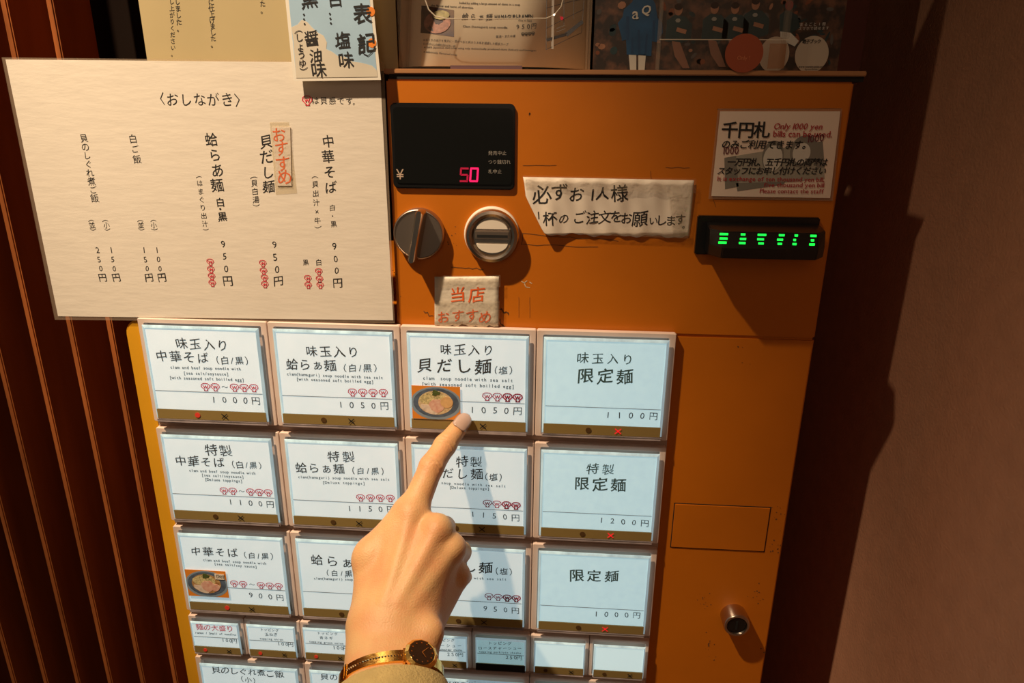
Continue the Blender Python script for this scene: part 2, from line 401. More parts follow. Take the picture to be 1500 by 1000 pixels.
scar(rough_path(1045, 292, 1048, 302, 3), .0003); scar(rough_path(760, 435, 760, 465, 4, .6), .0002); scar(rough_path(776, 435, 776, 465, 4, .6), .0002)
scar(rough_path(953, 250, 954, 262, 3, .4), .0003); scar(rough_path(975, 245, 1010, 246, 4, .8), .0003)
for u, v, n, s in ((775, 168, 3, 1.5), (1138, 800, 10, 6), (1112, 870, 14, 9), (1030, 880, 14, 7), (1040, 950, 14, 9), (1118, 950, 4, 4), (1142, 752, 9, 12), (660, 350, 10, 10), (582, 410, 8, 12), (1080, 520, 4, 10)):
    for k in range(n):
        uu, vv = random.gauss(u, s * .7), random.gauss(v, s)
        c_ = xz(uu, vv, YD)
        if uu > 1150 and vv > 760: continue
        rr = random.uniform(.0002, .0008)
        g.prism([(c_[0] + rr * math.cos(q) * random.uniform(.5, 1.2), c_[1] + rr * math.sin(q) * random.uniform(.5, 1.5)) for q in np.linspace(0, 5.5, 7)], YD - .00012, YD + .0002)
g.build('scuffs', M_doorgrime, mach)['kind'] = 'stuff'
g = MB(); strokes(g, [[tuple(np.array(xz(u, v, YD))) for u, v in L] for L in ([(764, 412), (768, 414), (772, 411)], [(768, 414), (770, 420), (776, 421)], [(776, 413), (779, 415)])], 0, 0, 1, YD + .0001, .0006)
g.build('chipped_paint', mat('bare_metal', (.7, .55, .35), rough=.5), mach)

# ---------------------------------------------------------------- push buttons
PZ, PZS = .0903, .0449
ROWZ = [0, -PZ, -2 * PZ, -3 * PZ, -3 * PZ - PZS]
YC = -.0045                                    # front of the clear caps
YCARD = -.0036
MB().box(-.0005, .4005, .0045, .0062, -.60, -.002).build('bezel_backing', M_bezelback, mach)
def mcard(kind):
    if kind == 'blank': return mat('card_blank', (.62, .70, .68), rough=.5, emit=(.70, .97, 1), es=.52)
    if kind == 'teal': return mat('card_teal', (.55, .64, .62), rough=.5, emit=(.56, .90, 1), es=.50, noise=.14, nscale=160, detail=6, hard=(.3, .75))
    if kind == 'dim': return mat('card_dim', (.62, .70, .68), rough=.5, emit=(.48, .88, .96), es=.34, noise=.08, nscale=60)
    return mat('card_white', (.80, .775, .745), rough=.5, emit=(.62, .92, 1), es=.43, noise=.07, nscale=70)
def push_button(col, row, wcols, label, kind='white', lamps=('off', 'off'), small=False, dotpx=None, crosspx=None):
    x0 = col * .1; x1 = x0 + wcols * .1; zt_ = ROWZ[row]; H = (PZS if small else PZ)
    zb = zt_ - H + .0055
    g = MB(); e = .0003
    if small: ix0, ix1, iz1, iz0 = x0 + .0032, x1 - .0032, zt_ - .0032, zb + .0012
    else: ix0, ix1, iz1, iz0 = x0 + .0050, x1 - .0050, zt_ - .0040, zb + .0012
    ringframe(g, rrect(x0 + e, x1 - e, zb, zt_ - e, .0012, 3), rrect(ix0, ix1, iz0, iz1, .001, 3), 0, .0048)
    b = tag(g.build('push_button', M_bezel, mach, bevel=.0004, seg=1), label=label)
    rw = .0016 if small else .0024
    sh = .0078 if not small else .0068
    lip = .0036 if not small else .0022
    # lit acrylic edge (sides and top), bottom lip, strip, card, clear front
    g = MB()
    ringframe(g, [(ix0 + .0004, iz0 + lip), (ix1 - .0004, iz0 + lip), (ix1 - .0004, iz1 - .0004), (ix0 + .0004, iz1 - .0004)],
              [(ix0 + rw, iz0 + lip + sh), (ix1 - rw, iz0 + lip + sh), (ix1 - rw, iz1 - rw), (ix0 + rw, iz1 - rw)], YC + .0012, YCARD + .001, YC + .0004)
    g.build('acrylic_edge', M_rim, b)
    g = MB().box(ix0 + .0004, ix1 - .0004, YC, YCARD + .002, iz0, iz0 + lip); g.build('acrylic_lip', M_lip, b, bevel=.0007)
    g = MB().box(ix0 + rw * .7, ix1 - rw * .7, YC + .0002, YCARD + .001, iz0 + lip, iz0 + lip + sh); st = g.build('status_strip', M_gold, b)
    MB().box(ix0 + rw, ix1 - rw, YCARD, YCARD + .0006, iz0 + lip + sh, iz1 - rw).build('label_card', mcard(kind), b)
    MB().box(ix0 + rw * .5, ix1 - rw * .5, YC, YC + .0003, iz0 + lip * .5, iz1 - rw * .3).build('clear_cover', M_acr, b)
    zc_ = iz0 + lip + sh / 2; R_ = .0017 if small else .0021
    xd = at(*dotpx, YC)[0] if dotpx else x0 + (x1 - x0) * .38
    xx = at(*crosspx, YC)[0] if crosspx else x0 + (x1 - x0) * .62
    if lamps:
        disc(MB(), xd, zc_, R_, YC - .0003, YC, 14).build('sale_lamp', M_lampred if lamps[0] == 'on' else M_lampoff, b)
        strokes(MB(), [[(-.5, -.45), (.5, .45)], [(-.5, .45), (.5, -.45)]], xx, zc_, R_ * 2, YC - .0002, .0007).build('sold_out_cross', M_crossred if lamps[1] == 'on' else M_ink, b)
    return b, (ix0 + rw, ix1 - rw, iz0 + lip + sh, iz1 - rw)
YL = YCARD - .00005
def text(b, items, m=M_ink, name='lettering'):
    for it in items:
        g = MB(); s, p0, p1, size = it[:4]; st = it[4] if len(it) > 4 else 'brush'
        if st == 'type': chars(g, s, p0, p1, size, YL, 'wide', 0, .0, sx=.95)
        elif st == 'price': chars(g, s, p0, p1, size, YL, 'plain', .0, .03)
        else: chars(g, s, p0, p1, size, YL, st)
        g.build(name, m, b)
def divider(b, p0, p1, r):
    z = (xz(*p0, YL)[1] + xz(*p1, YL)[1]) / 2
    MB().box(r[0] + .0003, r[1] - .0003, YL - .0002, YL, z - .00015, z + .00015).build('rule_line', M_grayink, b)
def shells(b, p0, p1, n, size=12.5, tilde=None, dark=()):
    h = MB()
    for i in range(n):
        u = p0[0] + (p1[0] - p0[0]) * i / (n - 1); v = p0[1] + (p1[1] - p0[1]) * i / (n - 1)
        if i == tilde:
            chars(h, '〜', (u, v), (u, v), size * .8, YL, 'plain', 0, 0); continue
        shell(MB(), u, v, size, YL, .14 if i in dark else .09).build('shell_mark', M_magenta if dark else M_red, b)
    if tilde is not None: h.build('wave_dash', M_ink, b)

b, r = push_button(0, 0, 1, 'push button priced 1000 yen, top left of the grid', lamps=('on', 'off'), dotpx=(288.9, 603.5), crosspx=(328.7, 605.3))
text(b, [('味玉入り', (266, 502.7), (326.5, 505.3), 18), ('中華そば', (237.2, 520.8), (297.2, 524), 18), ('（白/黒）', (318.8, 527.5), (361.2, 528), 13),
         ('1000円', (313.2, 584.8), (375, 586.7), 13.5, 'price')])
text(b, [('clam and beef soup noodle with', (250.8, 537.3), (351.3, 540), 6.4, 'type'), ('[sea salt/soysauce]', (270.5, 545.9), (333.2, 547.5), 6.4, 'type'), ('[with seasoned soft boilled egg]', (250, 552.5), (355.9, 556), 6.4, 'type')], name='small_lettering')
divider(b, (229.5, 571.2), (382, 577.3), r); shells(b, (301.2, 565.9), (371.9, 567.5), 6, tilde=2)
b, r = push_button(1, 0, 1, 'push button priced 1050 yen, second in the top row', dotpx=(474, 612), crosspx=(514.8, 613.3))
text(b, [('味玉入り', (456.7, 513.9), (517.5, 515.5), 18), ('蛤らぁ麺', (428, 533.5), (484, 535), 18), ('（白/黒）', (505.5, 538.7), (549.5, 539), 13), ('1050円', (499.3, 592), (563.3, 594.1), 13.5, 'price')])
text(b, [('clam(hamaguri) soup noodle with sea salt', (421.5, 547.2), (559.3, 552.8), 6.4, 'type'), ('[with seasoned soft boilled egg]', (435.9, 554.7), (545.5, 558.7), 6.4, 'type')], name='small_lettering')
divider(b, (413.5, 578.7), (571.9, 584.5), r); shells(b, (516.4, 573.9), (561.5, 574.7), 4)
b, r = push_button(2, 0, 1, 'push button the fingertip touches, with ramen photo', lamps=('off', 'off'), dotpx=(664, 620), crosspx=(707.4, 621.2))
text(b, [('味玉入り', (653.4, 511.4), (715.5, 512.6), 18), ('貝だし麺', (622.6, 534.4), (708.3, 536.6), 24, 'heavy'), ('（塩）', (726.5, 542), (748, 542.3), 14), ('1050円', (692, 599.7), (758.4, 601.6), 14, 'price')])
text(b, [('clam  soup noodle with sea salt', (621.2, 553.2), (749.4, 556.8), 7.4, 'type'), ('[with seasoned soft boilled egg]', (619.8, 561.6), (751.4, 565.8), 7.4, 'type')], name='small_lettering')
divider(b, (640, 587.5), (767, 589.9), r); shells(b, (713.6, 580), (758.4, 582), 4, 13.5, dark=(2, 3))
b, r = push_button(3, 0, 1, 'teal lit push button priced 1100 yen, top right', 'teal', ('off', 'on'), dotpx=(862, 626), crosspx=(905.4, 627.4))
text(b, [('味玉入り', (853.9, 524), (920.2, 526), 18), ('限定麺', (858, 549.8), (916, 551.2), 25, 'heavy')], M_inkteal)
text(b, [('1100円', (890.8, 607.2), (957.5, 609.2), 13.5, 'price')], name='price_lettering'); divider(b, (801.2, 593.8), (968.4, 600.2), r)
# second row
b, r = push_button(0, 1, 1, 'push button priced 1100 yen, left end of the second row', dotpx=(315, 751.2), crosspx=(352.3, 753.5))
text(b, [('特製', (310, 658.5), (330.7, 659.8), 19), ('中華そば', (265, 674.5), (320.8, 677), 17), ('（白/黒）', (341.6, 680), (380.9, 681.6), 12.5), ('1100円', (337.8, 734.5), (396, 738.3), 12.5, 'price')])
text(b, [('clam and beef soup noodle with', (278.3, 688.4), (372.8, 692.7), 6, 'type'), ('[sea salt/soysauce]', (296.8, 695.2), (355.5, 698), 6, 'type'), ('[Deluxe toppings]', (301.6, 701.6), (353.5, 704.1), 6, 'type')], name='small_lettering')
divider(b, (259.3, 721.3), (404.2, 730.7), r); shells(b, (328.2, 718), (393, 720.8), 6, 11.5, tilde=2)
b, r = push_button(1, 1, 1, 'push button priced 1150 yen, left of the index finger', dotpx=(487.8, 760.6), crosspx=(526, 763.1))
text(b, [('特製', (489, 668.1), (510.6, 668.9), 19), ('蛤らぁ麺', (441.7, 684.6), (496.7, 686.4), 17), ('（白/黒）', (517.7, 689.2), (560.3, 689.7), 12.5), ('1150円', (512.1, 744.1), (572.5, 745.5), 12.5, 'price')])
text(b, [('clam(hamaguri) soup noodle with sea salt', (437.9, 698), (569, 701.6), 6, 'type'), ('[Deluxe toppings]', (474, 706), (533, 707.4), 6, 'type')], name='small_lettering')
divider(b, (431.5, 732.7), (574.7, 737), r); shells(b, (528.3, 728.2), (571.7, 729), 4, 12)
b, r = push_button(2, 1, 1, 'push button priced 1150 yen, partly behind the index finger', dotpx=(667.9, 770.7), crosspx=(706, 772))
text(b, [('特製', (677.2, 675.5), (698, 676), 19), ('貝だし麺', (635.3, 692), (698.8, 694.1), 18.5), ('（塩）', (712.7, 697.9), (733.2, 698.9), 13), ('1150円', (692.7, 752.5), (755.3, 757.9), 12.8, 'price')])
text(b, [('clam  soup noodle with sea salt', (625, 705.5), (739.3, 711.5), 6.2, 'type'), ('[Deluxe toppings]', (659.9, 713.3), (715.3, 715.5), 6.2, 'type')], name='small_lettering')
divider(b, (627.3, 740.5), (765.2, 749.3), r); shells(b, (714, 736.5), (755.9, 740), 4, 12.5, dark=(2, 3))
b, r = push_button(3, 1, 1, 'teal lit push button priced 1200 yen', 'teal', ('off', 'on'), dotpx=(853.2, 779.2), crosspx=(894.5, 780))
text(b, [('特製', (868.7, 686.1), (891.3, 687.2), 19), ('限定麺', (852.7, 707.5), (906.5, 710.1), 24, 'heavy')], M_inkteal)
text(b, [('1200円', (881.2, 761.3), (944.7, 765.9), 12.8, 'price')], name='price_lettering'); divider(b, (795.9, 747.2), (954, 757.3), r)
# third row
b, r = push_button(0, 2, 1, 'push button priced 900 yen with ramen photo, left end of the third row', lamps=('on', 'off'), dotpx=(332, 884.3), crosspx=(368.3, 886.7))
text(b, [('中華そば', (287.2, 806.8), (340.7, 809.2), 15.5), ('（白/黒）', (359.2, 812.8), (398, 814.7), 11.5), ('900円', (367.6, 870.8), (410.3, 874.7), 12, 'price')])
text(b, [('clam and beef soup noodle with', (298.7, 819.5), (388.7, 824.8), 5.8, 'type'), ('[sea salt/soy sauce]', (315.3, 825.3), (374.8, 829.6), 5.8, 'type')], name='small_lettering')
divider(b, (300, 856.4), (418, 866.8), r); shells(b, (343.3, 854), (408.3, 857.9), 6, 11, tilde=2)
b, r = push_button(1, 2, 1, 'push button mostly behind the back of the hand', dotpx=(500, 896), crosspx=(535, 898))
text(b, [('蛤らぁ麺', (464.7, 819.5), (531, 826), 19), ('（白/黒）', (480, 838.5), (521, 840.5), 11.5), ('950円', (540, 880), (582, 882.5), 12, 'price')])
text(b, [('clam(hamaguri) soup noodle with sea salt', (461, 846.4), (580, 850.5), 5.8, 'type')], name='small_lettering'); divider(b, (445.5, 867.5), (590, 871.5), r)
b, r = push_button(2, 2, 1, 'push button priced 950 yen, right of the curled fingers', dotpx=(671.3, 905.3), crosspx=(709, 907.4))
text(b, [('貝だし麺', (640, 827.5), (712, 831), 21, 'heavy'), ('（塩）', (728, 836.2), (748, 837.3), 13), ('950円', (711, 890.4), (755.1, 893.8), 12.5, 'price')])
text(b, [('clam  soup noodle with sea salt', (630, 843.5), (740.4, 848), 6, 'type')], name='small_lettering')
divider(b, (667, 878), (763.5, 884.7), r); shells(b, (716.4, 872.9), (756.3, 876), 4, 12, dark=(2, 3))
b, r = push_button(3, 2, 1, 'teal lit push button priced 1000 yen, right end of the third row', 'teal', ('off', 'on'), dotpx=(847.4, 914.4), crosspx=(886.4, 916.4))
text(b, [('限定麺', (845, 842.3), (896.6, 843.5), 22, 'heavy')], M_inkteal)
text(b, [('1000円', (873.5, 898.5), (932.8, 900.6), 12.5, 'price')], name='price_lettering'); divider(b, (796.4, 888.3), (942, 891.7), r)
# small row
b, r = push_button(0, 3, .5, 'small push button with red lettering', lamps=('on', 'off'), small=True, dotpx=(300, 946.4), crosspx=(335.2, 949))
text(b, [('麺の大盛り', (292.7, 917.6), (336.9, 920.7), 11)], M_red, 'red_lettering'); text(b, [('ramen / Small of noodles', (287.2, 926), (345.2, 929), 5, 'type'), ('100円', (326.8, 937), (343.6, 938.3), 8.5, 'price')]); divider(b, (283, 931.5), (348, 935), r)
b, r = push_button(.5, 3, .5, 'second small push button of its row, priced 100 yen', lamps=('on', 'off'), small=True, dotpx=(380.8, 952), crosspx=(416.3, 954.8))
text(b, [('トッピング', (383.5, 921.5), (406, 922.7), 5.5), ('玉ねぎ', (390.8, 928.6), (403.6, 929), 6), ('topping onion', (381.5, 934.5), (413.6, 936.2), 5, 'type'), ('100円', (408.3, 942.2), (425.9, 943.4), 8.5, 'price')]); divider(b, (366, 937.5), (430, 940), r)
b, r = push_button(1, 3, .5, 'third small push button of its row, beside the wrist', lamps=('on', 'off'), small=True, dotpx=(462.8, 958), crosspx=(498.3, 960.3))
text(b, [('トッピング', (467, 926.7), (492.3, 927.9), 5.5), ('青ネギ', (471, 933.6), (485, 934.2), 6), ('topping green onion', (454, 939), (502, 942), 5, 'type'), ('100円', (489.4, 947.8), (506.7, 949), 8.5, 'price')]); divider(b, (450, 942), (512, 945), r)
b, r = push_button(1.5, 3, .5, 'small push button hidden behind the wrist, left one', small=True)
b, r = push_button(2, 3, .5, 'small push button half hidden behind the wrist, right of the watch', small=True, dotpx=(630, 968), crosspx=(666, 970))
text(b, [('トッピング', (638, 937), (663, 937.6), 5.5), ('チャーシュー', (632, 944.5), (673, 945.5), 6), ('topping porkshoulder chashu', (620, 950), (676, 951.8), 5, 'type'), ('250円', (657, 957.6), (675, 958.4), 8.5, 'price')]); divider(b, (626, 952), (680, 954.5), r)
b, r = push_button(2.5, 3, .5, 'small teal lit push button priced 250 yen', 'dim', None, small=True)
text(b, [('トッピング', (718.2, 941.4), (746.5, 942), 6.2), ('ロースチャーシュー', (703.5, 948.6), (761.3, 949.1), 6.2), ('topping porkloin chashu', (703, 953.8), (762, 956), 5, 'type'), ('250円', (742.7, 962.2), (760.8, 962.9), 9, 'price')]); divider(b, (697, 956.6), (766, 959.3), r)
MB().box(r[0] - .001, r[1] + .001, YC - .0004, YC + .0001, r[2] - .0068, r[2]).build('black_strip', M_blackm, b)
b, r = push_button(3, 3, .5, 'blank lit small push button, left of the two', 'blank', small=True, dotpx=(799.3, 978.3), crosspx=(836.7, 979.5))
b, r = push_button(3.5, 3, .5, 'blank lit small push button at the right end', 'blank', small=True, dotpx=(885.5, 981.8), crosspx=(923, 983.5))
# fifth row, tops only in view
b, r = push_button(0, 4, 1, 'push button at the bottom left of the grid')
text(b, [('貝のしぐれ煮ご飯', (316.7, 980.2), (409.5, 986.7), 13.5), ('（小）', (354.8, 994), (372.4, 996.3), 11)])
b, r = push_button(1, 4, 1, 'push button just under the watch, second of the bottom row')
text(b, [('貝のしぐれ煮ご飯', (475.5, 990.4), (570, 997), 13.5)])
b, r = push_button(2, 4, 1, 'push button at the bottom, right of the sleeve')
text(b, [('本日のご飯', (644, 1000), (692, 1002), 12)])
b, r = push_button(3, 4, 1, 'teal lit push button at the bottom right of the grid', 'dim')

# ---------------------------------------------------------------- bowl photos stuck on two buttons
M_bowl = mat('slate_bowl_print', (.11, .16, .24), rough=.6, noise=.5, nscale=160)
M_bowlrim = mat('bowl_rim_print', (.24, .33, .42), rough=.6)
M_soup = mat('soup_print', (.55, .38, .20), rough=.5, noise=.5, nscale=420, detail=8, col2=(.80, .68, .42))
M_soupd = mat('soy_soup_print', (.30, .13, .04), rough=.5, noise=.7, nscale=420, detail=8, col2=(.62, .40, .17))
M_noodle = mat('noodle_print', (.80, .68, .33), rough=.5, noise=.6, nscale=700, detail=8)
M_pork = mat('pork_print', (.68, .33, .25), rough=.5, noise=.4, nscale=320, col2=(.80, .55, .42))
M_egg = mat('egg_print', (.80, .50, .22), rough=.5, noise=.2, nscale=200)
M_mat = mat('orange_table_print', (.80, .27, .03), rough=.5)
M_herb = mat('herb_print', (.10, .14, .03), rough=.6, noise=.5, nscale=500)
def bowl_photo(label, px, soup, egg, y, caption=False):
    P = [np.array(xz(u, v, y)) for u, v in px]; c = sum(P) / 4; W = P[1][0] - P[0][0]; H = P[0][1] - P[3][1]
    t = thing('ramen_photo', label, 'photo', (c[0], y, c[1]), 'bowl photos on the buttons')
    MB().prism([(c[0] - W / 2, c[1] - H / 2), (c[0] + W / 2, c[1] - H / 2), (c[0] + W / 2, c[1] + H / 2), (c[0] - W / 2, c[1] + H / 2)], y, y + .0002).build('photo_print', M_mat, t)
    def blob(name, dx, dz, rx, rz, m, k, n=26, wob=0, rot=0):
        pts = []
        for i in range(n):
            a_ = 2 * math.pi * i / n; q = 1 + wob * math.sin(3 * a_ + k) + wob * .6 * math.sin(7 * a_)
            lx, lz = rx * q * math.cos(a_), rz * q * math.sin(a_)
            X = c[0] + dx * W + (lx * math.cos(rot) - lz * math.sin(rot)) * W; Z = c[1] + dz * H + (lx * math.sin(rot) + lz * math.cos(rot)) * H
            pts.append((min(max(X, c[0] - W / 2), c[0] + W / 2), min(max(Z, c[1] - H / 2), c[1] + H / 2)))
        MB().prism(pts, y - .00006 * k, y).build(name, m, t)
    blob('bowl_print', 0, -.02, .53, .5, M_bowlrim, 1); blob('bowl_inside_print', 0, 0, .47, .44, M_bowl, 2)
    blob('soup_print', -.01, .0, .36, .36, soup, 3); blob('noodle_print', -.05, .12, .28, .2, M_noodle, 4, wob=.06)
    blob('pork_slice_print', -.12, -.2, .22, .12, mat('pale_pork_print', (.82, .68, .55), noise=.3, nscale=300), 5, wob=.08, rot=-.5)
    blob('pork_slice_print', .02, -.08, .16, .2, M_pork, 6, wob=.06)
    if egg: blob('egg_print', .22, .03, .13, .17, M_egg, 7)
    else: blob('pork_slice_print', .2, -.12, .11, .14, M_pork, 7, wob=.08)
    blob('herb_print', 0, .3, .08, .08, M_herb, 8, wob=.2)
    if caption:
        cc = MB().box(c[0] + W * .23, c[0] + W * .46, y - .0006, y - .0003, c[1] + H * .2, c[1] + H * .4).build('caption_patch', M_cream, t)
        g = MB()
        line_txt(g, '(Soy)', (317, 843), (328, 843.5), 5, y - .0006, 'wide'); g.build('caption_lettering', M_ink, t)
    return t
bowl_photo('photo of a ramen bowl with egg, on the button under the fingertip', [(602.4, 564.6), (673.8, 566.6), (674.7, 614.2), (604.6, 612.8)], M_soup, True, YC - .0005)
bowl_photo('darker photo of a ramen bowl on the 900 yen button, captioned', [(271.1, 833.9), (330.9, 836.3), (335.2, 875.2), (275.2, 872.3)], M_soupd, False, YC - .0005, True)

# ---------------------------------------------------------------- big laminated menu
YM = .0015
menu = thing('menu_sheet', 'large cream laminated handwritten menu sheet at upper left', 'menu', at(330, 468, YM))
outer = [(2, 84), (562, 90), (578, 473), (80, 468)]
A_, B_, C_, D_ = [at(u, v, YM) for u, v in [(8, 87), (556, 92), (576, 469), (85, 463)]]
mx0, mx1 = (A_[0] + D_[0]) / 2 + .0, (B_[0] + C_[0]) / 2; mz1, mz0 = A_[2], C_[2]
MB().prism([(A_[0], A_[2]), (B_[0], B_[2]), (C_[0], C_[2]), (D_[0], D_[2])], YM, YM + .0005).build('paper', M_paper, menu)
O = [at(u, v, YM) for u, v in outer]
g = MB(); ringframe(g, [(p[0], p[2]) for p in O], [(p[0], p[2]) for p in (A_, B_, C_, D_)], YM + .0001, YM + .0005); g.build('laminate_edge', M_film, menu)
yb = YM
def V(s, pts, size, style='brush'):
    style = 'thin' if style == 'brush' and size < 12 else style
    g = MB()
    for ch, p in zip(s, pts): chars(g, ch, p, p, size, yb, style)
    g.build('menu_lettering', M_ink, menu)
def VL(s, p0, p1, size, style='thin'): chars(MB(), s, p0, p1, size, yb, style).build('menu_lettering', M_ink, menu)
VL('〈おしながき〉', (233, 145), (353, 146), 19)
VL('は貝感です', (462, 147), (512, 148), 11); VL('。', (521, 149), (521, 149), 10)
VL('貝のしぐれ煮ご飯', (123, 202), (139, 290), 12.5)
VL('白ご飯', (195, 203), (201, 233), 12.5)
V('蛤らあ麺', [(310, 204), (315, 227), (319, 249), (318.5, 271)], 19); V('白・黒', [(323, 296), (323, 306), (326, 317)], 14, 'heavy')
VL('︵はまぐり出汁︶', (291, 256), (302, 339), 9.5)
V('貝だし麺', [(390, 207), (391, 229), (393, 252), (394, 273)], 20); VL('︵貝白湯︶', (371.5, 256), (376, 304), 11)
V('中華そば', [(481, 207), (481, 229), (483, 252), (485, 274)], 18); V('白・黒', [(487, 304), (487.5, 316), (489, 328)], 9.5)
VL('︵貝出汁×牛︶', (461, 256), (466, 336), 10.5)
V('900', [(490, 360), (491.5, 379), (493, 396)], 14, 'plain'); V('円', [(495, 414)], 16)
V('950', [(402, 358), (403, 376), (406, 394)], 14, 'plain'); V('円', [(408, 411)], 16)
V('950', [(327, 357), (329, 375), (331.5, 393)], 14, 'plain'); V('円', [(334, 411)], 16)
V('黒白', [(448, 384), (467, 384)], 9.5)
for uu, kan in ((0, '小'), (-19, '並')):
    VL('︵' + kan + '︶', (224 + uu, 320), (227 + uu, 339), 9.5)
VL('︵小︶', (154, 320), (158, 339), 9.5); VL('︵並︶', (133, 320), (137, 339), 9.5)
for pr, u0 in (('100', 230), ('150', 211), ('150', 163), ('250', 143)):
    V(pr, [(u0, 366), (u0 + 2, 379.5), (u0 + 4.5, 393)], 11.5, 'plain'); V('円', [(u0 + 7.5, 406)], 13)
shell(MB(), 450, 146.5, 14, yb).build('shell_mark', M_red, menu)
for L in ([(467, 397), (468, 408), (469, 417)], [(451, 407), (451.5, 417)], [(385, 385), (386, 396), (387.5, 406), (388, 416)], [(308, 383), (309, 394), (310, 404), (311, 414)]):
    for p in L: shell(MB(), *p, 10, yb, .085).build('shell_mark', M_red, menu)

# taped recommendation strip on the menu
ys = YM - .0006
st = thing('paper_strip', 'narrow taped paper strip with orange handwriting on the menu', 'paper strip', at(415, 272, ys))
sheet('strip_paper', [(398, 186), (425, 186), (427, 272), (406, 272)], ys, .0004, M_white, st)
sheet('tape', [(395, 179), (423, 179), (435, 283), (404, 285)], ys + .0004, .0001, mat('old_tape', (.75, .62, .36), rough=.3, alpha=.15), st)
sheet('tape', [(397, 185), (426, 185), (428, 273), (405, 273)], ys - .00045, .0001, M_tape, st)
g = MB()
for ch, p in zip('おすすめ', [(409, 197), (412.5, 217), (415, 239), (417, 259)]): chars(g, ch, p, p, 23, ys, 'brush')
g.build('orange_lettering', M_orange, st)

# ---------------------------------------------------------------- upper left sheets
yp = .010
po = thing('cream_poster', 'dull cream sheet with columns of small handwriting, behind the menu at the top', 'poster', at(390, 100, yp))
a, b = at(215, 84, yp), at(583, 104, yp)
MB().box(a[0], b[0], yp, yp + .001, b[2], .34).build('poster_paper', mat('aged_paper', (.50, .40, .21), rough=.5, noise=.12, nscale=10), po)
g = MB()
def VC(s, u0, v0, u1, v1, size): chars(g, s, (u0, v0), (u1, v1), size, yp, 'brush')
VC('を駆使しました。', 258, -28, 263, 42, 9); VC('丁寧に炊いてお召し上がりください。', 249, -78, 254, 79, 8)
VC('味付けに仕上げました。', 308, -24, 313, 65, 9); VC('けました。', 382, -24, 386, 15, 9)
g.build('poster_lettering', M_ink, po)

y2 = -.004
ft = thing('flavour_card', 'sky blue card with cloud print and brush writing, overlapping the menu top', 'card', at(494, 118, y2))
M_sky = mat('sky_print', (.42, .62, .80), rough=.45, noise=.2, nscale=20, spec=.4)
M_cloud = mat('cloud_print', (.70, .64, .52), rough=.5, noise=.12, nscale=30)
q = [at(u, v, y2) for u, v in [(418, 0), (546, 0), (558, 117), (430, 119)]]
def ext(p, r, t): return (p[0] + (r[0] - p[0]) * t, p[2] + (r[2] - p[2]) * t)
TL, TR = ext(q[3], q[0], 1.6), ext(q[2], q[1], 1.6)
n = 10; vs = []; fs = []
MB().prism([(q[3][0], q[3][2]), (q[2][0], q[2][2]), TR, TL], y2, y2 + .0004).build('card_paper', mat('card_border', (.82, .77, .66), rough=.5), ft)
iq = [(434, 114), (553, 112.5), (541.5, 0), (423, 0)]
I = [at(u, v, y2) for u, v in iq]; it = [ext(I[1], I[2], 1.6), ext(I[0], I[3], 1.6)]
MB().prism([(I[0][0], I[0][2]), (I[1][0], I[1][2])] + it, y2 - .0001, y2).build('sky_print', M_sky, ft)
cl = [(434, 114), (430, 60), (427, 40), (436, 36), (442, 29), (450, 32), (457, 40), (466, 48), (474, 52), (479, 62), (478, 72), (487, 76), (495, 82), (505, 83), (516, 90), (530, 92), (545, 96), (552, 103), (553, 112.5)]
MB().prism([xz(u, v, y2) for u, v in cl], y2 - .0002, y2).build('cloud_print', M_cloud, ft)
g = MB(); yl2 = y2 - .0003
def W2(s, p, size, st='brush'): chars(g, s, p, p, size, yl2, st)
W2('表', (531, 20), 30, 'heavy'); W2('記', (537, 63), 29, 'heavy'); W2('﹀', (539, 84), 16)
W2('白', (491, -2), 24); W2('⋮', (492, 26), 20); W2('塩', (502, 59), 24); W2('味', (507, 88), 25)
W2('黒', (453, -2), 26); W2('⋮', (454, 27), 20); W2('醤', (457, 56), 23); W2('油', (463, 81), 19); W2('味', (467, 102), 22)
chars(g, '︵しょうゆ︶', (437, 42), (445, 105), 13, yl2, 'brush')
g.build('card_lettering', M_ink, ft)
for (u, v) in ((543, 17), (545, 63)): 
    c = xz(u, v, y2); disc(MB(), c[0], c[1], .0028, y2 - .00025, y2, 16).build('orange_dot', mat('orange_dot', (.85, .25, .03), rough=.5), ft)

# ---------------------------------------------------------------- notices on the door
def wavy_sheet(name, px, y, m, parent, amp=.0012, nx=24, nz=6, fq=9):
    P = [at(u, v, y) for u, v in px]; vs = []; fs = []                # TL TR BR BL
    for j in range(nz + 1):
        for i in range(nx + 1):
            s, t = i / nx, j / nz
            p = (P[0] * (1 - s) + P[1] * s) * (1 - t) + (P[3] * (1 - s) + P[2] * s) * t
            yy = y - amp * (.5 + .5 * math.sin(fq * 2 * math.pi * s + 2 * t)) * (.4 + .6 * t) - .0005 if amp else y
            vs.append((p[0], yy, p[2] + (.0012 * math.sin(31 * s) + .0008 * math.sin(77 * s)) * (t == 1)))
    for j in range(nz):
        for i in range(nx): k = j * (nx + 1) + i; fs.append((k, k + 1, k + nx + 2, k + nx + 1))
    o = MB().add(vs, fs).build(name, m, parent, smooth=True)
    md = o.modifiers.new('s', 'SOLIDIFY'); md.thickness = .0003; md.offset = -1
    return o
nt_ = thing('handwritten_note', 'crumpled taped handwritten note right of the black display', 'note', at(890, 345, YD))
yn = YD - .0006
Pn = [(766, 259), (1017, 264), (1008, 347), (797, 339)]
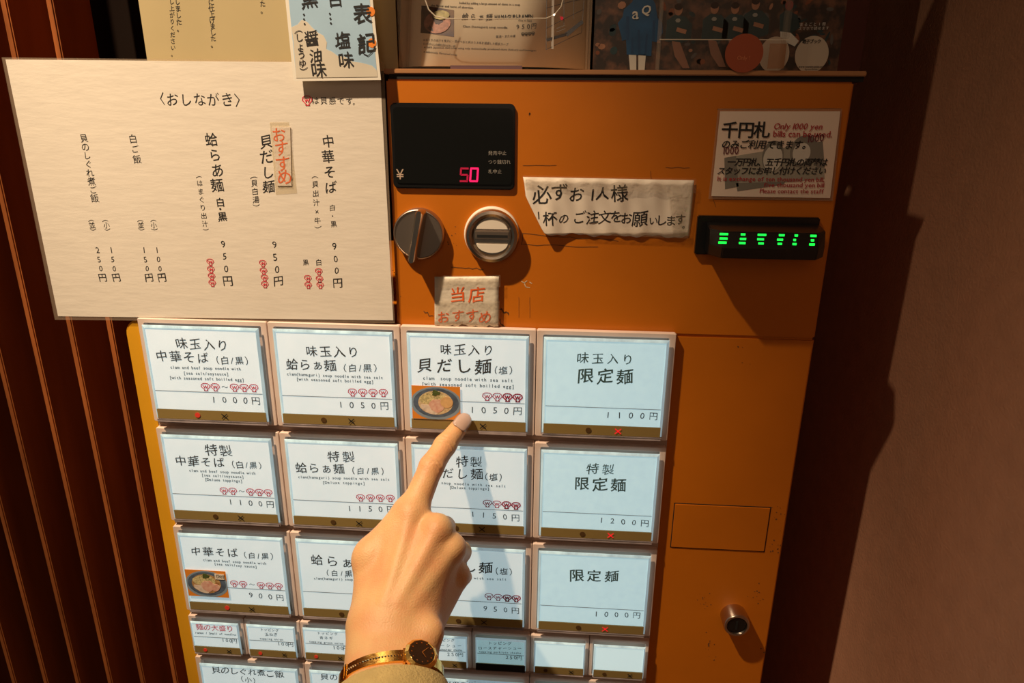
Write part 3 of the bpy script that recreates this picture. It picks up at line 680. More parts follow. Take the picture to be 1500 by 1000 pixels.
# note paper: upper body plus a ragged slanting left edge
vs = []; fs = []; nx, nz = 90, 10
NA, NB = at(766, 259, YD), at(1017, 264, YD); NZ0 = at(797, 341, YD)[2]
def note_y(x, z):
    x = np.asarray(x, float); z = np.asarray(z, float)
    s_ = (x - NA[0]) / (NB[0] - NA[0]); t_ = np.clip((NA[2] - z) / (NA[2] - NZ0), 0, 1)
    lift = .009 * np.clip(1 - s_ * 3.2, 0, 1) * t_ ** 1.5
    return YD - .0012 - .0006 * (1 + np.sin(34 * s_ + 3 * t_)) * .5 - .0003 * np.sin(60 * s_ - 4 * t_) - lift
L_edge = [(766, 259), (768, 269), (769, 278), (770, 287), (774, 296), (779, 306), (784, 316), (789, 326), (793, 334), (797, 341), (800, 343)]
for j in range(nz + 1):
    lu, lv = L_edge[j]; ru, rv = 1017 - 9 * j / nz, 264 + 83 * j / nz
    for i in range(nx + 1):
        s = i / nx; u = lu + (ru - lu) * s; v = lv + (rv - lv) * s + (1.6 * math.sin(23 * s) + math.sin(61 * s)) * (j == nz)
        p = at(u, v, YD - .002)
        for _ in range(4): p = at(u, v, float(note_y(p[0], p[2])))
        vs.append((p[0], float(note_y(p[0], p[2])), p[2]))
for j in range(nz):
    for i in range(nx): k = j * (nx + 1) + i; fs.append((k, k + 1, k + nx + 2, k + nx + 1))
np_ = MB().add(vs, fs).build('note_paper', M_white, nt_, smooth=True)
md = np_.modifiers.new('s', 'SOLIDIFY'); md.thickness = .0003; md.offset = -1
yt = YD - .0026
g = MB()
def N(s, u, v, sz, st='brush'):
    p = at(u, v, YD - .002)
    for _ in range(4): p = at(u, v, float(note_y(p[0], p[2])))
    m_ = MB(); chars(m_, s, (u, v), (u, v), sz, p[1], st)
    m_.v = [(a_, float(note_y(a_, c_)) - .0002, c_) for a_, b_, c_ in m_.v]; g.add(m_.v, m_.f)
for s, u, v, z in (('必', 794, 285, 30), ('ず', 820, 281, 25), ('お', 845, 284, 23), ('1', 868, 285, 24), ('人', 883, 283, 22), ('様', 908, 283, 25),
                   ('1', 789, 315, 16), ('杯', 806, 320, 21), ('の', 826, 320, 17), ('ご', 849, 318, 20), ('注', 868, 318, 21), ('文', 886, 318, 21), ('を', 903, 317, 19), ('お', 918, 319, 19),
                   ('願', 938, 320, 25), ('い', 957, 323, 15), ('し', 969, 322, 17), ('ま', 983, 323, 17), ('す', 997, 321, 18), ('。', 1005, 329, 12)): N(s, u, v, z)
g.build('note_lettering', M_ink, nt_)
def tape(px, y, parent, label=None):
    P = [xz(u, v, y) for u, v in px]
    return MB().prism(P, y, y + .0002).build('tape', M_tape, parent)
tape([(766, 257), (1020, 262), (1019, 283), (880, 280), (770, 276)], yt - .0009, nt_)
tape([(850, 336), (1010, 336), (1008, 349), (852, 343)], yt - .0007, nt_)
tape([(978, 282), (1016, 284), (1010, 346), (985, 346)], yt - .0004, nt_)

no = thing('bill_notice', 'laminated printed notice about 1000 yen bills, top right of the door', 'notice', at(1130, 289, YD))
yq = YD - .0012
Q = [at(u, v, yq) for u, v in ((1055, 163), (1231, 163), (1216, 290), (1042, 287))]
MB().prism([(p[0], p[2]) for p in Q], yq, yq + .0004).build('notice_paper', mat('notice_paper', (.84, .68, .55), rough=.45), no)
OQ = [xz(u, v, yq) for u, v in ((1052, 159), (1234, 159), (1220, 294), (1038, 291))]
g = MB(); ringframe(g, OQ, [(p[0], p[2]) for p in Q], yq + .0001, yq + .0006); g.build('laminate_edge', M_film, no)
M_bill = mat('printed_banknote', (.40, .37, .30), rough=.5, noise=.12, nscale=70)
M_billd = mat('printed_banknote_dark', (.22, .20, .165), rough=.5)
M_billl = mat('printed_banknote_pale', (.66, .62, .54), rough=.5)
for px, m_, dy in (([(1061, 231), (1205, 207), (1208, 262), (1062, 275)], M_bill, .0001), ([(1061, 231), (1078, 228), (1082, 273), (1062, 277)], M_billd, .00015), ([(1192, 209), (1205, 207), (1208, 245), (1196, 246)], M_billd, .00015),
                   ([(1078, 268), (1150, 266), (1148, 270), (1080, 280)], M_billd, .00015)):
    MB().prism([xz(u, v, yq) for u, v in px], yq - dy, yq).build('banknote_print', m_, no)
for u, v, ru, rv, m_, k in ((1132, 229, 16, 23, M_billd, .00017), (1132, 232, 14, 19, M_billl, .0002), (1178, 222, 21, 24, M_billd, .00017), (1174, 224, 13, 15, M_billl, .00019)):
    c = xz(u, v, yq); s = pxs(u, v, yq, 1)
    MB().prism([(c[0] + ru * s * math.cos(t), c[1] + rv * s * math.sin(t)) for t in np.linspace(0, 6.0, 22)], yq - k, yq).build('banknote_print', m_, no)
yk = yq - .00025
g = MB()
for ch, u in zip('千円札', (1069.5, 1093.5, 1117)): chars(g, ch, (u, 190), (u, 190), 25, yk, 'bold', 0, 0)
chars(g, 'のみご利用できます。', (1064, 211), (1183, 212), 13.5, yk, 'bold', 0, 0, slant=.15)
chars(g, '一万円札、五千円札の両替は', (1072, 237), (1207, 237.5), 12.3, yk, 'bold', 0, 0, slant=.15)
chars(g, 'スタッフにお申し付けください', (1057, 250), (1205, 250), 12, yk, 'bold', 0, 0, slant=.15)
g.build('notice_lettering', M_ink, no)
M_dred = mat('dark_red_ink', (.42, .025, .03), rough=.6)
for s_, p_, q_, h0_, sl_ in (('Only 1000 yen', (1134, 184.5), (1206, 185), 9, .2), ('bills can be used.', (1132.7, 195.5), (1220, 196.5), 9, 0),
                  ('It is exchange of ten thousand yen bill,', (1051, 261.3), (1208.6, 262.8), 6.6, 0), ('five thousand yen bill', (1119, 270.5), (1208, 271), 6.6, 0), ('Please contact the staff', (1113, 279.3), (1207, 280), 6.6, 0)):
    line_txt(MB(), s_, p_, q_, h0_, yk, 'wide', sl_).build('red_lettering', M_dred, no)
g = MB(); line_txt(g, '1000', (1060, 220), (1083, 220), 11, yk, 'wide'); line_txt(g, '1000', (1184, 203), (1208, 201), 11, yk, 'wide')
g.build('maroon_lettering', mat('maroon_ink', (.15, .03, .04), rough=.6), no)

tg = thing('recommendation_tag', 'crumpled taped tag with orange handwriting above the third button column', 'tag', at(684, 476, YD))
yg = YD - .0035
wavy_sheet('tag_paper', [(637, 405), (731, 404), (730, 478), (637, 476)], yg + .001, mat('tag_paper', (.80, .72, .58), rough=.45, noise=.15, nscale=60, bump=.6, bscale=120), tg, .0003, 14, 8, 3)
g = MB(); yl = yg - .0001
for ch, u, v, sz in (('当', 671, 431, 24), ('店', 699, 431, 24), ('お', 650, 464, 20), ('す', 671, 462, 20), ('す', 691.5, 462, 20), ('め', 711, 464, 21)): chars(g, ch, (u, v), (u, v), sz, yl, 'brush')
g.build('orange_lettering', M_orange, tg)
tape([(636, 404), (733, 403), (733, 420), (637, 421)], yl - .0009, tg); tape([(636, 440), (732, 441), (731, 478), (637, 477)], yl - .0007, tg)

# ---------------------------------------------------------------- display rack on top of the machine
ra = thing('brochure_rack', 'dark brochure rack standing on top of the orange machine', 'rack', (.35, .12, .18))
a = at(562, 107, .005); zs = a[2]; xsr = at(1270, 108, .005)[0]
MB().box(a[0], xsr, .005, .16, zs - .0004, zs + .0028).build('shelf_plate', mat('bronze_plate', (.42, .20, .08), rough=.4), ra, bevel=.0006)
MB().box(a[0] + .003, xsr - .001, .0062, .16, zt, zs - .0003).build('gap_shade_filler', M_blackm, ra)  # black filler added as the shade of the open gap, also blocks stray light
p1 = at(1231, 50, .085); p2 = at(1268, 50, .085)
MB().box(p1[0], p2[0], .085, .15, .1695, .36).build('side_panel', mat('dark_red_wood', (.10, .018, .010), rough=.4), ra, bevel=.001)
MB().box(a[0] + .002, p1[0] - .0002, .145, .155, zs + .0028, .36).build('back_panel', M_dark, ra)
zf = zs + .0029
# leaflet in its clear holder
FK = .38; FZ = at(700, 97, .022)[2]
def flyer_y(x, z=None): 
    return flyer_y0(x) + (FK * np.clip(np.asarray(z, float) - FZ, 0, 1) if z is not None else 0)
def flyer_y0(x):
    xa = at(640, 90, .022)[0]; xb = at(755, 90, .022)[0]
    x = np.asarray(x, float)
    return .022 + 9 * np.clip(xa - x, 0, 1) ** 2 * 3 + 15 * np.clip(x - xb, 0, 1) ** 2
fl = thing('ramen_leaflet', 'curled white leaflet with ramen photo and map inside the clear holder', 'leaflet', (at(710, 98, .022)[0], .022, zf + .001))
def fyx(u, v):
    y = .022
    for _ in range(40): q = at(u, v, y); y = .5 * y + .5 * float(flyer_y(q[0], q[2]))
    return y
X0 = at(597, 60, fyx(597, 60))[0]; X1 = at(862, 50, fyx(862, 50))[0]
vs = []; fs = []; nx = 40
zf2 = at(700, 97, .022)[2]
for z in (zf2, .35):
    for i in range(nx + 1):
        x = X0 + (X1 - X0) * i / nx; vs.append((x, float(flyer_y(x, z)), z))
for i in range(nx): fs.append((i, i + 1, i + nx + 2, i + nx + 1))
M_flyer = mat('leaflet_paper', (.92, .80, .60), rough=.5)
o = MB().add(vs, fs).build('leaflet_paper', M_flyer, fl, smooth=True); md = o.modifiers.new('s', 'SOLIDIFY'); md.thickness = .0005; md.offset = -1
for k in (1, 2, 3):
    o = MB().add([(x - .0022 * k, y + .0012 * k, z) for x, y, z in vs], fs).build('leaflet_page', M_flyer, fl, smooth=True)
def fpt(u, v): y = fyx(u, v); p = at(u, v, y); return p
def fdecal(name, px, m_, k=1, n=12):
    V_ = []; F_ = []
    T = [fpt(u, v) for u, v in px]
    for j in range(2):
        for i in range(n + 1):
            s = i / n; p = T[0] * (1 - s) + T[1] * s if j == 0 else T[3] * (1 - s) + T[2] * s
            V_.append((p[0], float(flyer_y(p[0], p[2])) - .0002 * k, p[2]))
    for i in range(n): F_.append((i, i + 1, i + n + 2, i + n + 1))
    return MB().add(V_, F_).build(name, m_, fl)
fdecal('photo_print', [(613, 8), (665, 15), (665, 54), (614, 48)], mat('dark_bowl_print', (.05, .035, .05), noise=.6, nscale=90, col2=(.16, .09, .05)))
def fblob(u, v, rx, rz, k, n, name, m_):
    c = fpt(u, v); P_ = [(c[0] + rx * math.cos(t), c[2] + rz * math.sin(t)) for t in np.linspace(0, 6, n)]
    MB().add([(x, float(flyer_y(x, z)) - .0002 * k, z) for x, z in P_], [tuple(range(n))]).build(name, m_, fl)
fblob(640, 33, .0095, .007, 3, 20, 'pork_print', mat('flyer_pork', (.40, .18, .13), noise=.5, nscale=300)); fblob(646, 22, .006, .003, 4, 14, 'noodle_print', mat('flyer_noodle', (.45, .38, .16), noise=.5, nscale=300))
g = MB()
def FT(s, p0, p1, h, st='wide'): line_txt(g, s, p0, p1, h, .0218, st, yf=lambda x, z: flyer_y(x, z) - .0002)
def FC(s, p0, p1, sz, st='brush'): chars(g, s, p0, p1, sz, .0218, st, yf=lambda x, z: flyer_y(x, z) - .0002)
FC('蛤らぁ麺', (678, 21), (714, 22), 10); FT('HAMAGURI-RAMEN', (722, 21.5), (780, 20.5), 6, 'bold')
FT('boiled by adding a large amount of clams to a soup', (668, -1), (760, 2), 3, 'wide'); FT('the flavor and taste of abortion.', (625, 3), (690, 7), 3, 'wide')
FT('Clam (hamaguri) soup noodle', (675, 36), (742, 38), 3); FT('(Soy or Salt)', (758, 26.5), (778, 27), 2.6)
FC('950円', (757, 37), (781, 35), 9, 'plain'); FC('醤油・または塩', (727, 52), (752, 51), 4.2)
FC('はまぐりの出汁を贅沢に・花がつおと貝のうま味を凝縮した極旨スープ', (618, 56.5), (742, 64), 3.9); FC('もっちりとした麺を合わせた一杯', (618, 62.5), (664, 67), 3.7)
FT('A 100% Japanese clam soup using only domestically produced clams (hokuri) and hamaguri', (618, 68), (785, 73), 2.5); FT('a deliciously flavored soup', (618, 74.5), (669, 80), 2.5)
g.build('leaflet_lettering', M_ink, fl)
g = MB()
for uv in ((766, 50), (771, 50), (776, 49.5), (781, 49)): c = fpt(*uv); strokes(g, SHELL, c[0], c[2], .0022, c[1] - .0004, .0003)
g.build('shell_marks', M_ink, fl)
# map on the leaflet
g = MB()
def fstroke(pts, w):
    P = [fpt(u, v) for u, v in pts]
    for a_, b_ in zip(P[:-1], P[1:]):
        for t in range(6):
            q0 = a_ + (b_ - a_) * t / 6; q1 = a_ + (b_ - a_) * (t + 1) / 6
            d = np.array([q1[0] - q0[0], q1[2] - q0[2]]); d /= (np.hypot(*d) + 1e-9); nn = np.array([-d[1], d[0]]) * w / 2
            g.add([(q0[0] + nn[0], float(flyer_y(q0[0], q0[2])) - .0005, q0[2] + nn[1]), (q0[0] - nn[0], float(flyer_y(q0[0], q0[2])) - .0005, q0[2] - nn[1]),
                   (q1[0] - nn[0], float(flyer_y(q1[0], q1[2])) - .0005, q1[2] - nn[1]), (q1[0] + nn[0], float(flyer_y(q1[0], q1[2])) - .0005, q1[2] + nn[1])], [(0, 1, 2, 3)])
for L in ([(801, -10), (800, 73), (852, 48), (856, -10)], [(801, 12), (857, -2)], [(800, 42), (855, 14)], [(826, -8), (826, 36)], [(841, -8), (840, 28)]): fstroke(L, .0003)
fstroke([(801, 59), (832, 50)], .0018); fstroke([(829, 51), (853, 31)], .0032); g.build('map_print', mat('map_ink', (.10, .10, .11), rough=.7), fl)
g = MB(); fstroke([(810, -5), (809, 72)], .0018); fstroke([(815, 42), (828, 37)], .0006); fstroke([(815, 47), (828, 42)], .0006); g.build('map_road', mat('map_grey', (.36, .31, .26), rough=.7), fl)
c = fpt(823, 27); disc(MB(), c[0], c[2], .0011, c[1] - .0009, c[1] - .0003, 12).build('map_pin', M_red, fl)
# clear holder round the leaflet
ho = thing('leaflet_holder', 'clear acrylic holder around the ramen leaflet, left on the rack', 'holder', (at(720, 103, .01)[0], .02, zf))
M_clear = mat('clear_holder', (.5, .4, .3), rough=.08, alpha=.0)
M_cledge = mat('clear_edge', (.85, .75, .6), rough=.1, alpha=.55)
yh = .009; hx0 = at(585, 100, yh)[0]; hx1 = at(864, 100, yh)[0]
cut = [(622, -40), (623, 0), (628, 14), (638, 24), (655, 27.5), (800, 27), (812, 22), (822, 10), (826, -6), (830, -40)]
CP = [xz(u, v, yh) for u, v in cut]
front = [(hx0, .35), (hx0, zf), (hx1, zf), (hx1, .35)] + [(CP[-1][0], .35)] + CP[::-1] + [(CP[0][0], .35)]
MB().prism(front, yh, yh + .0015).build('holder_front', M_clear, ho)
MB().tube([(p[0], yh - .0001, p[1]) for p in CP], .00045, 6).build('cutout_edge', M_cledge, ho, smooth=True)
MB().box(hx0, hx0 + .0018, yh + .0016, .075, zf, .35).build('holder_side', M_clear, ho)
MB().box(hx1 - .0018, hx1, yh + .0016, .075, zf, .35).build('holder_side', M_clear, ho)
b0, b1 = at(660, 100, yh)[0], at(765, 100, yh)[0]
MB().box(b0, b1, yh - .0012, yh - .0002, zf, zf + .0022).build('holder_foot', mat('foot_edge', (.16, .09, .10), rough=.3), ho)

# magazines with a festival photo on the cover
random.seed(5)
ym = .020
M_cov = mat('cover_dark_print', (.030, .022, .018), rough=.35, noise=.9, nscale=140, detail=8, col2=(.17, .08, .045), hard=(.45, .7))
M_blue = mat('blue_coat_print', (.012, .085, .20), rough=.4, noise=.4, nscale=60)
M_blue2 = mat('teal_coat_print', (.018, .05, .055), rough=.4, noise=.4, nscale=80)
M_flesh = mat('flesh_print', (.42, .20, .11), rough=.4, noise=.3, nscale=120)
M_emb = mat('emblem_print', (.62, .60, .52), rough=.4)
def poly(px, y, k, name, m_, par): return MB().prism([xz(u, v, y) for u, v in px], y - .00012 * k, y).build(name, m_, par)
def ell(u, v, ru, rv, y, k, name, m_, par, rot=0, n=20):
    c = xz(u, v, y); s = pxs(u, v, y, 1); cr, sr = math.cos(rot), math.sin(rot)
    pts = [(c[0] + s * (ru * math.cos(t) * cr - rv * math.sin(t) * sr), c[1] + s * (ru * math.cos(t) * sr + rv * math.sin(t) * cr)) for t in np.linspace(0, 2 * math.pi * (1 - 1 / n), n)]
    return MB().prism(pts, y - .00012 * k, y).build(name, m_, par)
def magazine(label, ul, ur, y):
    a, b = at(ul, 104, y), at(ur, 104, y)
    t = thing('magazine', label, 'magazine', ((a[0] + b[0]) / 2, y, zf), 'festival magazines on the rack')
    MB().box(a[0], b[0], y, y + .0035, zf, .35).build('cover', M_cov, t)
    return t
m1 = magazine('festival magazine behind the clear front, blue coated figure on its cover', 868, 1138, ym)
rm = random.Random(3)
for k in range(70):     # crowd behind, rails, lantern glints on the printed cover
    u = rm.uniform(872, 1130); v = rm.uniform(-30, 98)
    ell(u, v, rm.uniform(2, 6), rm.uniform(2, 7), ym, 1, 'crowd_print', rm.choice([M_flesh, M_blue2, M_cov, mat('rust_print', (.22, .07, .03)), mat('ash_print', (.10, .09, .08))]), m1, rm.uniform(0, 3), 8)
poly([(914, 14), (926, 3), (933, -12), (950, -12), (960, 6), (966, 46), (962, 62), (955, 60), (954, 82), (918, 80), (917, 58), (911, 60), (909, 40)], ym, 2, 'blue_coat_print', M_blue, m1)
poly([(921, 80), (932, 80), (932, 104), (923, 104)], ym, 2, 'leg_print', M_emb, m1); poly([(935, 80), (946, 80), (944, 104), (935, 104)], ym, 2, 'leg_print', M_emb, m1)
ell(941, -14, 9, 10, ym, 3, 'head_print', mat('hair_print', (.03, .015, .01)), m1)
M_blued = mat('blue_fold_print', (.008, .05, .125), rough=.4)
for L in ([(917, 24), (922, 24), (921, 60), (917, 58)], [(956, 30), (960, 30), (959, 60), (955, 58)], [(934, 44), (937, 44), (938, 80), (934, 80)], [(925, 54), (927, 54), (928, 78), (924, 78)], [(946, 50), (949, 50), (947, 80), (944, 80)]):
    poly(L, ym, 2.6, 'fold_print', M_blued, m1)
poly([(905, 34), (914, 22), (916, 50), (911, 56)], ym, 2.3, 'sleeve_print', M_blue, m1); poly([(959, 22), (970, 34), (971, 48), (963, 60)], ym, 2.3, 'sleeve_print', M_blue, m1)
g = MB(); chars(g, 'a', (931, 19), (931, 19), 22, ym - .0005, 'bold', 0, 0); chars(g, 'Q', (947, 14), (947, 14), 17, ym - .0005, 'bold', 0, 0, slant=.2); g.build('coat_lettering', M_emb, m1)
for (u, v) in ((992, 38), (1045, 36), (1075, 36), (1105, 30)):
    poly([(u - 18, v + 22), (u - 15, v - 8), (u - 4, v - 16), (u + 12, v - 14), (u + 22, v - 2), (u + 20, v + 20), (u + 4, v + 26)], ym, 2, 'teal_coat_print', M_blue2, m1)
    ell(u + 2, v - 24, 6, 8, ym, 3, 'head_print', M_flesh, m1); poly([(u, v + 2), (u + 14, v + 6), (u + 12, v + 12), (u - 2, v + 8)], ym, 3, 'arm_print', M_flesh, m1)
    poly([(u - 8, v + 22), (u + 4, v + 24), (u + 18, v + 62), (u + 8, v + 62), (u - 4, v + 44)], ym, 3, 'leg_print', mat('leg_print', (.28, .14, .09)), m1)
    ell(u + 1, v - 8, 4, 3, ym, 4, 'emblem_print', mat('ash_emblem', (.3, .3, .26)), m1, n=6)
    ell(u + 2, v - 28, 6, 4.5, ym, 4, 'hair_print', mat('hair_print', (.03, .015, .01)), m1)
m2 = magazine('second festival magazine with a round white sticker at its lower right', 1141, 1226, ym)
for k in range(30):
    u = rm.uniform(1146, 1220); v = rm.uniform(-30, 98)
    ell(u, v, rm.uniform(1.5, 4), rm.uniform(2, 9), ym, 1, 'crowd_print', rm.choice([M_cov, M_blue2, mat('rust_print', (.22, .07, .03)), mat('ash_print', (.10, .09, .08))]), m2, rm.uniform(0, 3), 8)
poly([(1134 + 8, 22), (1152, 14), (1168, 22), (1172, 40), (1160, 48), (1142, 46)], ym, 2, 'teal_coat_print', M_blue2, m2)
poly([(1143, 46), (1158, 48), (1170, 60), (1164, 68), (1143, 58)], ym, 2, 'leg_print', M_emb, m2); ell(1156, 8, 6, 7, ym, 3, 'head_print', mat('maroon_print', (.25, .02, .02)), m2)
g = MB(); chars(g, 'まるごと1冊', (1174, 36), (1207, 35), 5.6, ym - .0005, 'plain', 0, 0); chars(g, 'スマホで読めます', (1172, 42), (1212, 41), 5.2, ym - .0005, 'plain', 0, 0)
g.build('cover_lettering', M_emb, m2)
yst = ym - .0012
sk = thing('round_sticker', 'round white sticker with bold black writing on the right magazine', 'sticker', at(1188, 104, yst), 'round stickers')
ell(1189, 80, 24.5, 26, yst, 1, 'sticker_disc', mat('sticker_white', (.50, .43, .33), rough=.5), sk, n=36)
g = MB(); chars(g, '電子ブック', (1178, 60.5), (1200, 60.5), 6.4, yst - .0002, 'bold', 0, 0); line_txt(g, 'www.tourism-guide.net/', (1170, 97.5), (1207, 97.5), 3, yst - .0002, 'wide'); line_txt(g, 'kyoto/book/', (1179, 101.2), (1199, 101.2), 2.6, yst - .0002, 'wide'); g.build('sticker_lettering', M_ink, sk)
s3 = thing('round_sticker', 'faded white round sticker partly behind the holder, at the magazine corner', 'sticker', at(1142, 104, yst))
ell(1134, 80, 22, 25, ym - .0005, 1, 'sticker_disc', mat('sticker_faded', (.50, .40, .30), rough=.5), s3, n=30)
s4 = thing('round_sticker', 'orange red round sticker on the front of the clear holder', 'sticker', at(1090, 104, .006))
y4 = .0045
ell(1090, 78, 28, 27, y4, 1, 'sticker_disc', mat('sticker_orange', (.34, .065, .02), rough=.5), s4, n=36)
g = MB(); line_txt(g, 'Only !', (1080, 84.5), (1099, 84.5), 6, y4 - .0002, 'plain'); g.build('sticker_lettering', mat('faded_print', (.60, .20, .08)), s4)
h2 = thing('magazine_holder', 'clear acrylic holder in front of the festival magazines', 'holder', (at(1050, 103, .005)[0], .01, zf))
a, b = at(966, 60, .0052), at(1150, 104, .0052)
MB().box(a[0], b[0], .0052, .0066, zf, .35).build('holder_front', M_clear, h2)
MB().box(a[0], b[0], .0046, .0051, at(1050, 58, .005)[2] - .0003, at(1050, 58, .005)[2] + .0003).build('front_edge', M_cledge, h2)
for xx in (a[0], b[0] - .0012): MB().box(xx, xx + .0012, .0068, .018, zf, .35).build('holder_side', M_clear, h2)
g = at(1128, 64, .0045); MB().box(g[0], at(1152, 64, .0045)[0], .0036, .0045, zf + .001, g[2]).build('amber_label', mat('amber_film', (.42, .18, .07), rough=.2, alpha=.35), h2)

# ---------------------------------------------------------------- person: hand, nail, sleeve; watch
person = thing('person', 'right hand of a person in an olive sleeve, index finger pressing a button', 'person', deep(575, 1100, .40))
def D(u, v, d): return deep(u, v, d)
toC = CAM_LOC - D(620, 800, .48); toC /= np.linalg.norm(toC)
D0 = .5180
TIP, DIP, PIP, MCP = D(671.5, 627, D0), D(652, 652, D0 - .010), D(632, 683, D0 - .022), D(603, 752, .482)
prims = []     # (kind +1/-1, a, b, ra, rb, k)
def cap(a, b, ra, rb, k=.005, s=1): prims.append((s, np.array(a, float), np.array(b, float), ra, rb, k))
# forearm and wrist
cap(D(546, 925, .447), D(545, 1120, .375), .0165, .0185, .006); cap(D(602, 925, .449), D(603, 1120, .377), .0165, .0185, .012)
cap(D(574, 925, .449), D(573, 1120, .377), .0175, .0195, .012)
# metacarpals
M2, M3, M4, M5 = MCP, D(640, 775, .474), D(662, 803, .476), D(669, 842, .485)
cap(D(556, 905, .450), M2, .0145, .0100, .012); cap(D(575, 905, .447), M3, .0145, .0098, .012)
cap(D(592, 910, .449), M4, .0140, .0092, .012); cap(D(612, 915, .456), M5, .0130, .0088, .012)
# palm mass, hypothenar, thumb base and web
cap(D(575, 880, .468), D(625, 800, .492), .016, .012, .012); cap(D(622, 905, .468), D(656, 855, .493), .0125, .0105, .010)
THM = D(541, 822, .474)
cap(D(548, 905, .456), THM, .0135, .0105, .010); cap(THM, D(562, 792, .500), .0105, .0090, .005); cap(D(562, 792, .500), D(598, 802, .512), .0090, .0075, .004)
cap(D(594, 752, .484), D(547, 806, .476), .0090, .0100, .010)
# index finger
cap(MCP, PIP, .0102, .0086, .006); cap(PIP, DIP, .0086, .0080, .003); cap(DIP, TIP, .0079, .0067, .003)
# curled middle, ring, little fingers
P3, Q3, R3 = D(651, 772, .512), D(640, 812, .528), D(622, 812, .512)
cap(M3, P3, .0092, .0080, .005); cap(P3, Q3, .0080, .0072, .002); cap(Q3, R3, .0072, .0064, .002)
P4, Q4, R4 = D(675, 808, .512), D(660, 842, .528), D(642, 838, .512)
cap(M4, P4, .0088, .0076, .004); cap(P4, Q4, .0076, .0069, .002); cap(Q4, R4, .0069, .0061, .002)
P5, Q5, R5 = D(677, 846, .510), D(660, 872, .522), D(645, 866, .508)
cap(M5, P5, .0082, .0068, .004); cap(P5, Q5, .0068, .0060, .002); cap(Q5, R5, .0060, .0054, .002)
# knuckles, tendons, wrist bone
for m_, r_ in ((M2, .0070), (M3, .0080), (M4, .0074), (M5, .0068)):
    c_ = m_ + toC * .0036; cap(c_, c_ + 1e-5, r_, r_, .005)
for st_, m_, ra_, rb_ in ((D(566, 880, .448), M2, .0140, .0100), (D(584, 880, .448), M3, .0140, .0098), (D(602, 885, .450), M4, .0135, .0092)):
    cap(st_ + toC * (ra_ - .0055), m_ + toC * (rb_ - .0018), .0022, .0022, .006)
cap(D(632, 925, .437), D(632, 925, .437) + 1e-5, .0075, .0075, .010)
# skin creases over the two index joints
fd = (TIP - PIP) / np.linalg.norm(TIP - PIP); sd = np.cross(fd, toC); sd /= np.linalg.norm(sd); nd = np.cross(sd, fd); nd /= np.linalg.norm(nd)
if nd @ toC < 0: nd = -nd
for J, rr in ((PIP, .0086), (DIP, .0080)):
    for off, am in ((-.0030, 42), (-.0004, 52), (.0024, 40)):
        arc = [J + fd * (off + .0006 * math.cos(q * 3)) * 1 + (sd * math.sin(q) + nd * math.cos(q)) * (rr + .00045) for q in np.radians(np.linspace(-am, am, 6))]
        for a_, e_ in zip(arc[:-1], arc[1:]): cap(a_, e_, .00055, .00055, .0008, -1)
h_ = .00085
pts_ = np.array([p[1] for p in prims] + [p[2] for p in prims]); lo = pts_.min(0) - .024; hi = pts_.max(0) + .024
lo[2] = max(lo[2], D(575, 1060, .39)[2])
N_ = np.ceil((hi - lo) / h_).astype(int)
gx, gy, gz = [np.arange(n_, dtype=np.float32) * h_ + lo[i] for i, n_ in enumerate(N_)]
F = np.full(N_, .05, np.float32)
for s, a_, b_, ra, rb, k in prims:
    R_ = max(ra, rb) + .016
    mn = np.minimum(a_, b_) - R_; mxx = np.maximum(a_, b_) + R_
    i0 = np.clip(((mn - lo) / h_).astype(int), 0, N_ - 1); i1 = np.clip(((mxx - lo) / h_).astype(int) + 1, 1, N_)
    if (i1 <= i0).any(): continue
    sl = tuple(slice(i0[i], i1[i]) for i in range(3))
    X = gx[sl[0]][:, None, None] - a_[0]; Y = gy[sl[1]][None, :, None] - a_[1]; Z = gz[sl[2]][None, None, :] - a_[2]
    ab = b_ - a_; L2 = ab @ ab + 1e-12
    t = np.clip((X * ab[0] + Y * ab[1] + Z * ab[2]) / L2, 0, 1)
    d = np.sqrt((X - ab[0] * t) ** 2 + (Y - ab[1] * t) ** 2 + (Z - ab[2] * t) ** 2) - (ra + (rb - ra) * t)
    cur = F[sl]
    if s > 0:
        hh = np.clip(k - np.abs(cur - d), 0, None) / k; F[sl] = np.minimum(cur, d) - hh * hh * k * .25
    else:
        hh = np.clip(k - np.abs(cur + d), 0, None) / k; F[sl] = np.maximum(cur, -d) + hh * hh * k * .25
F[:, :, 0] = .01
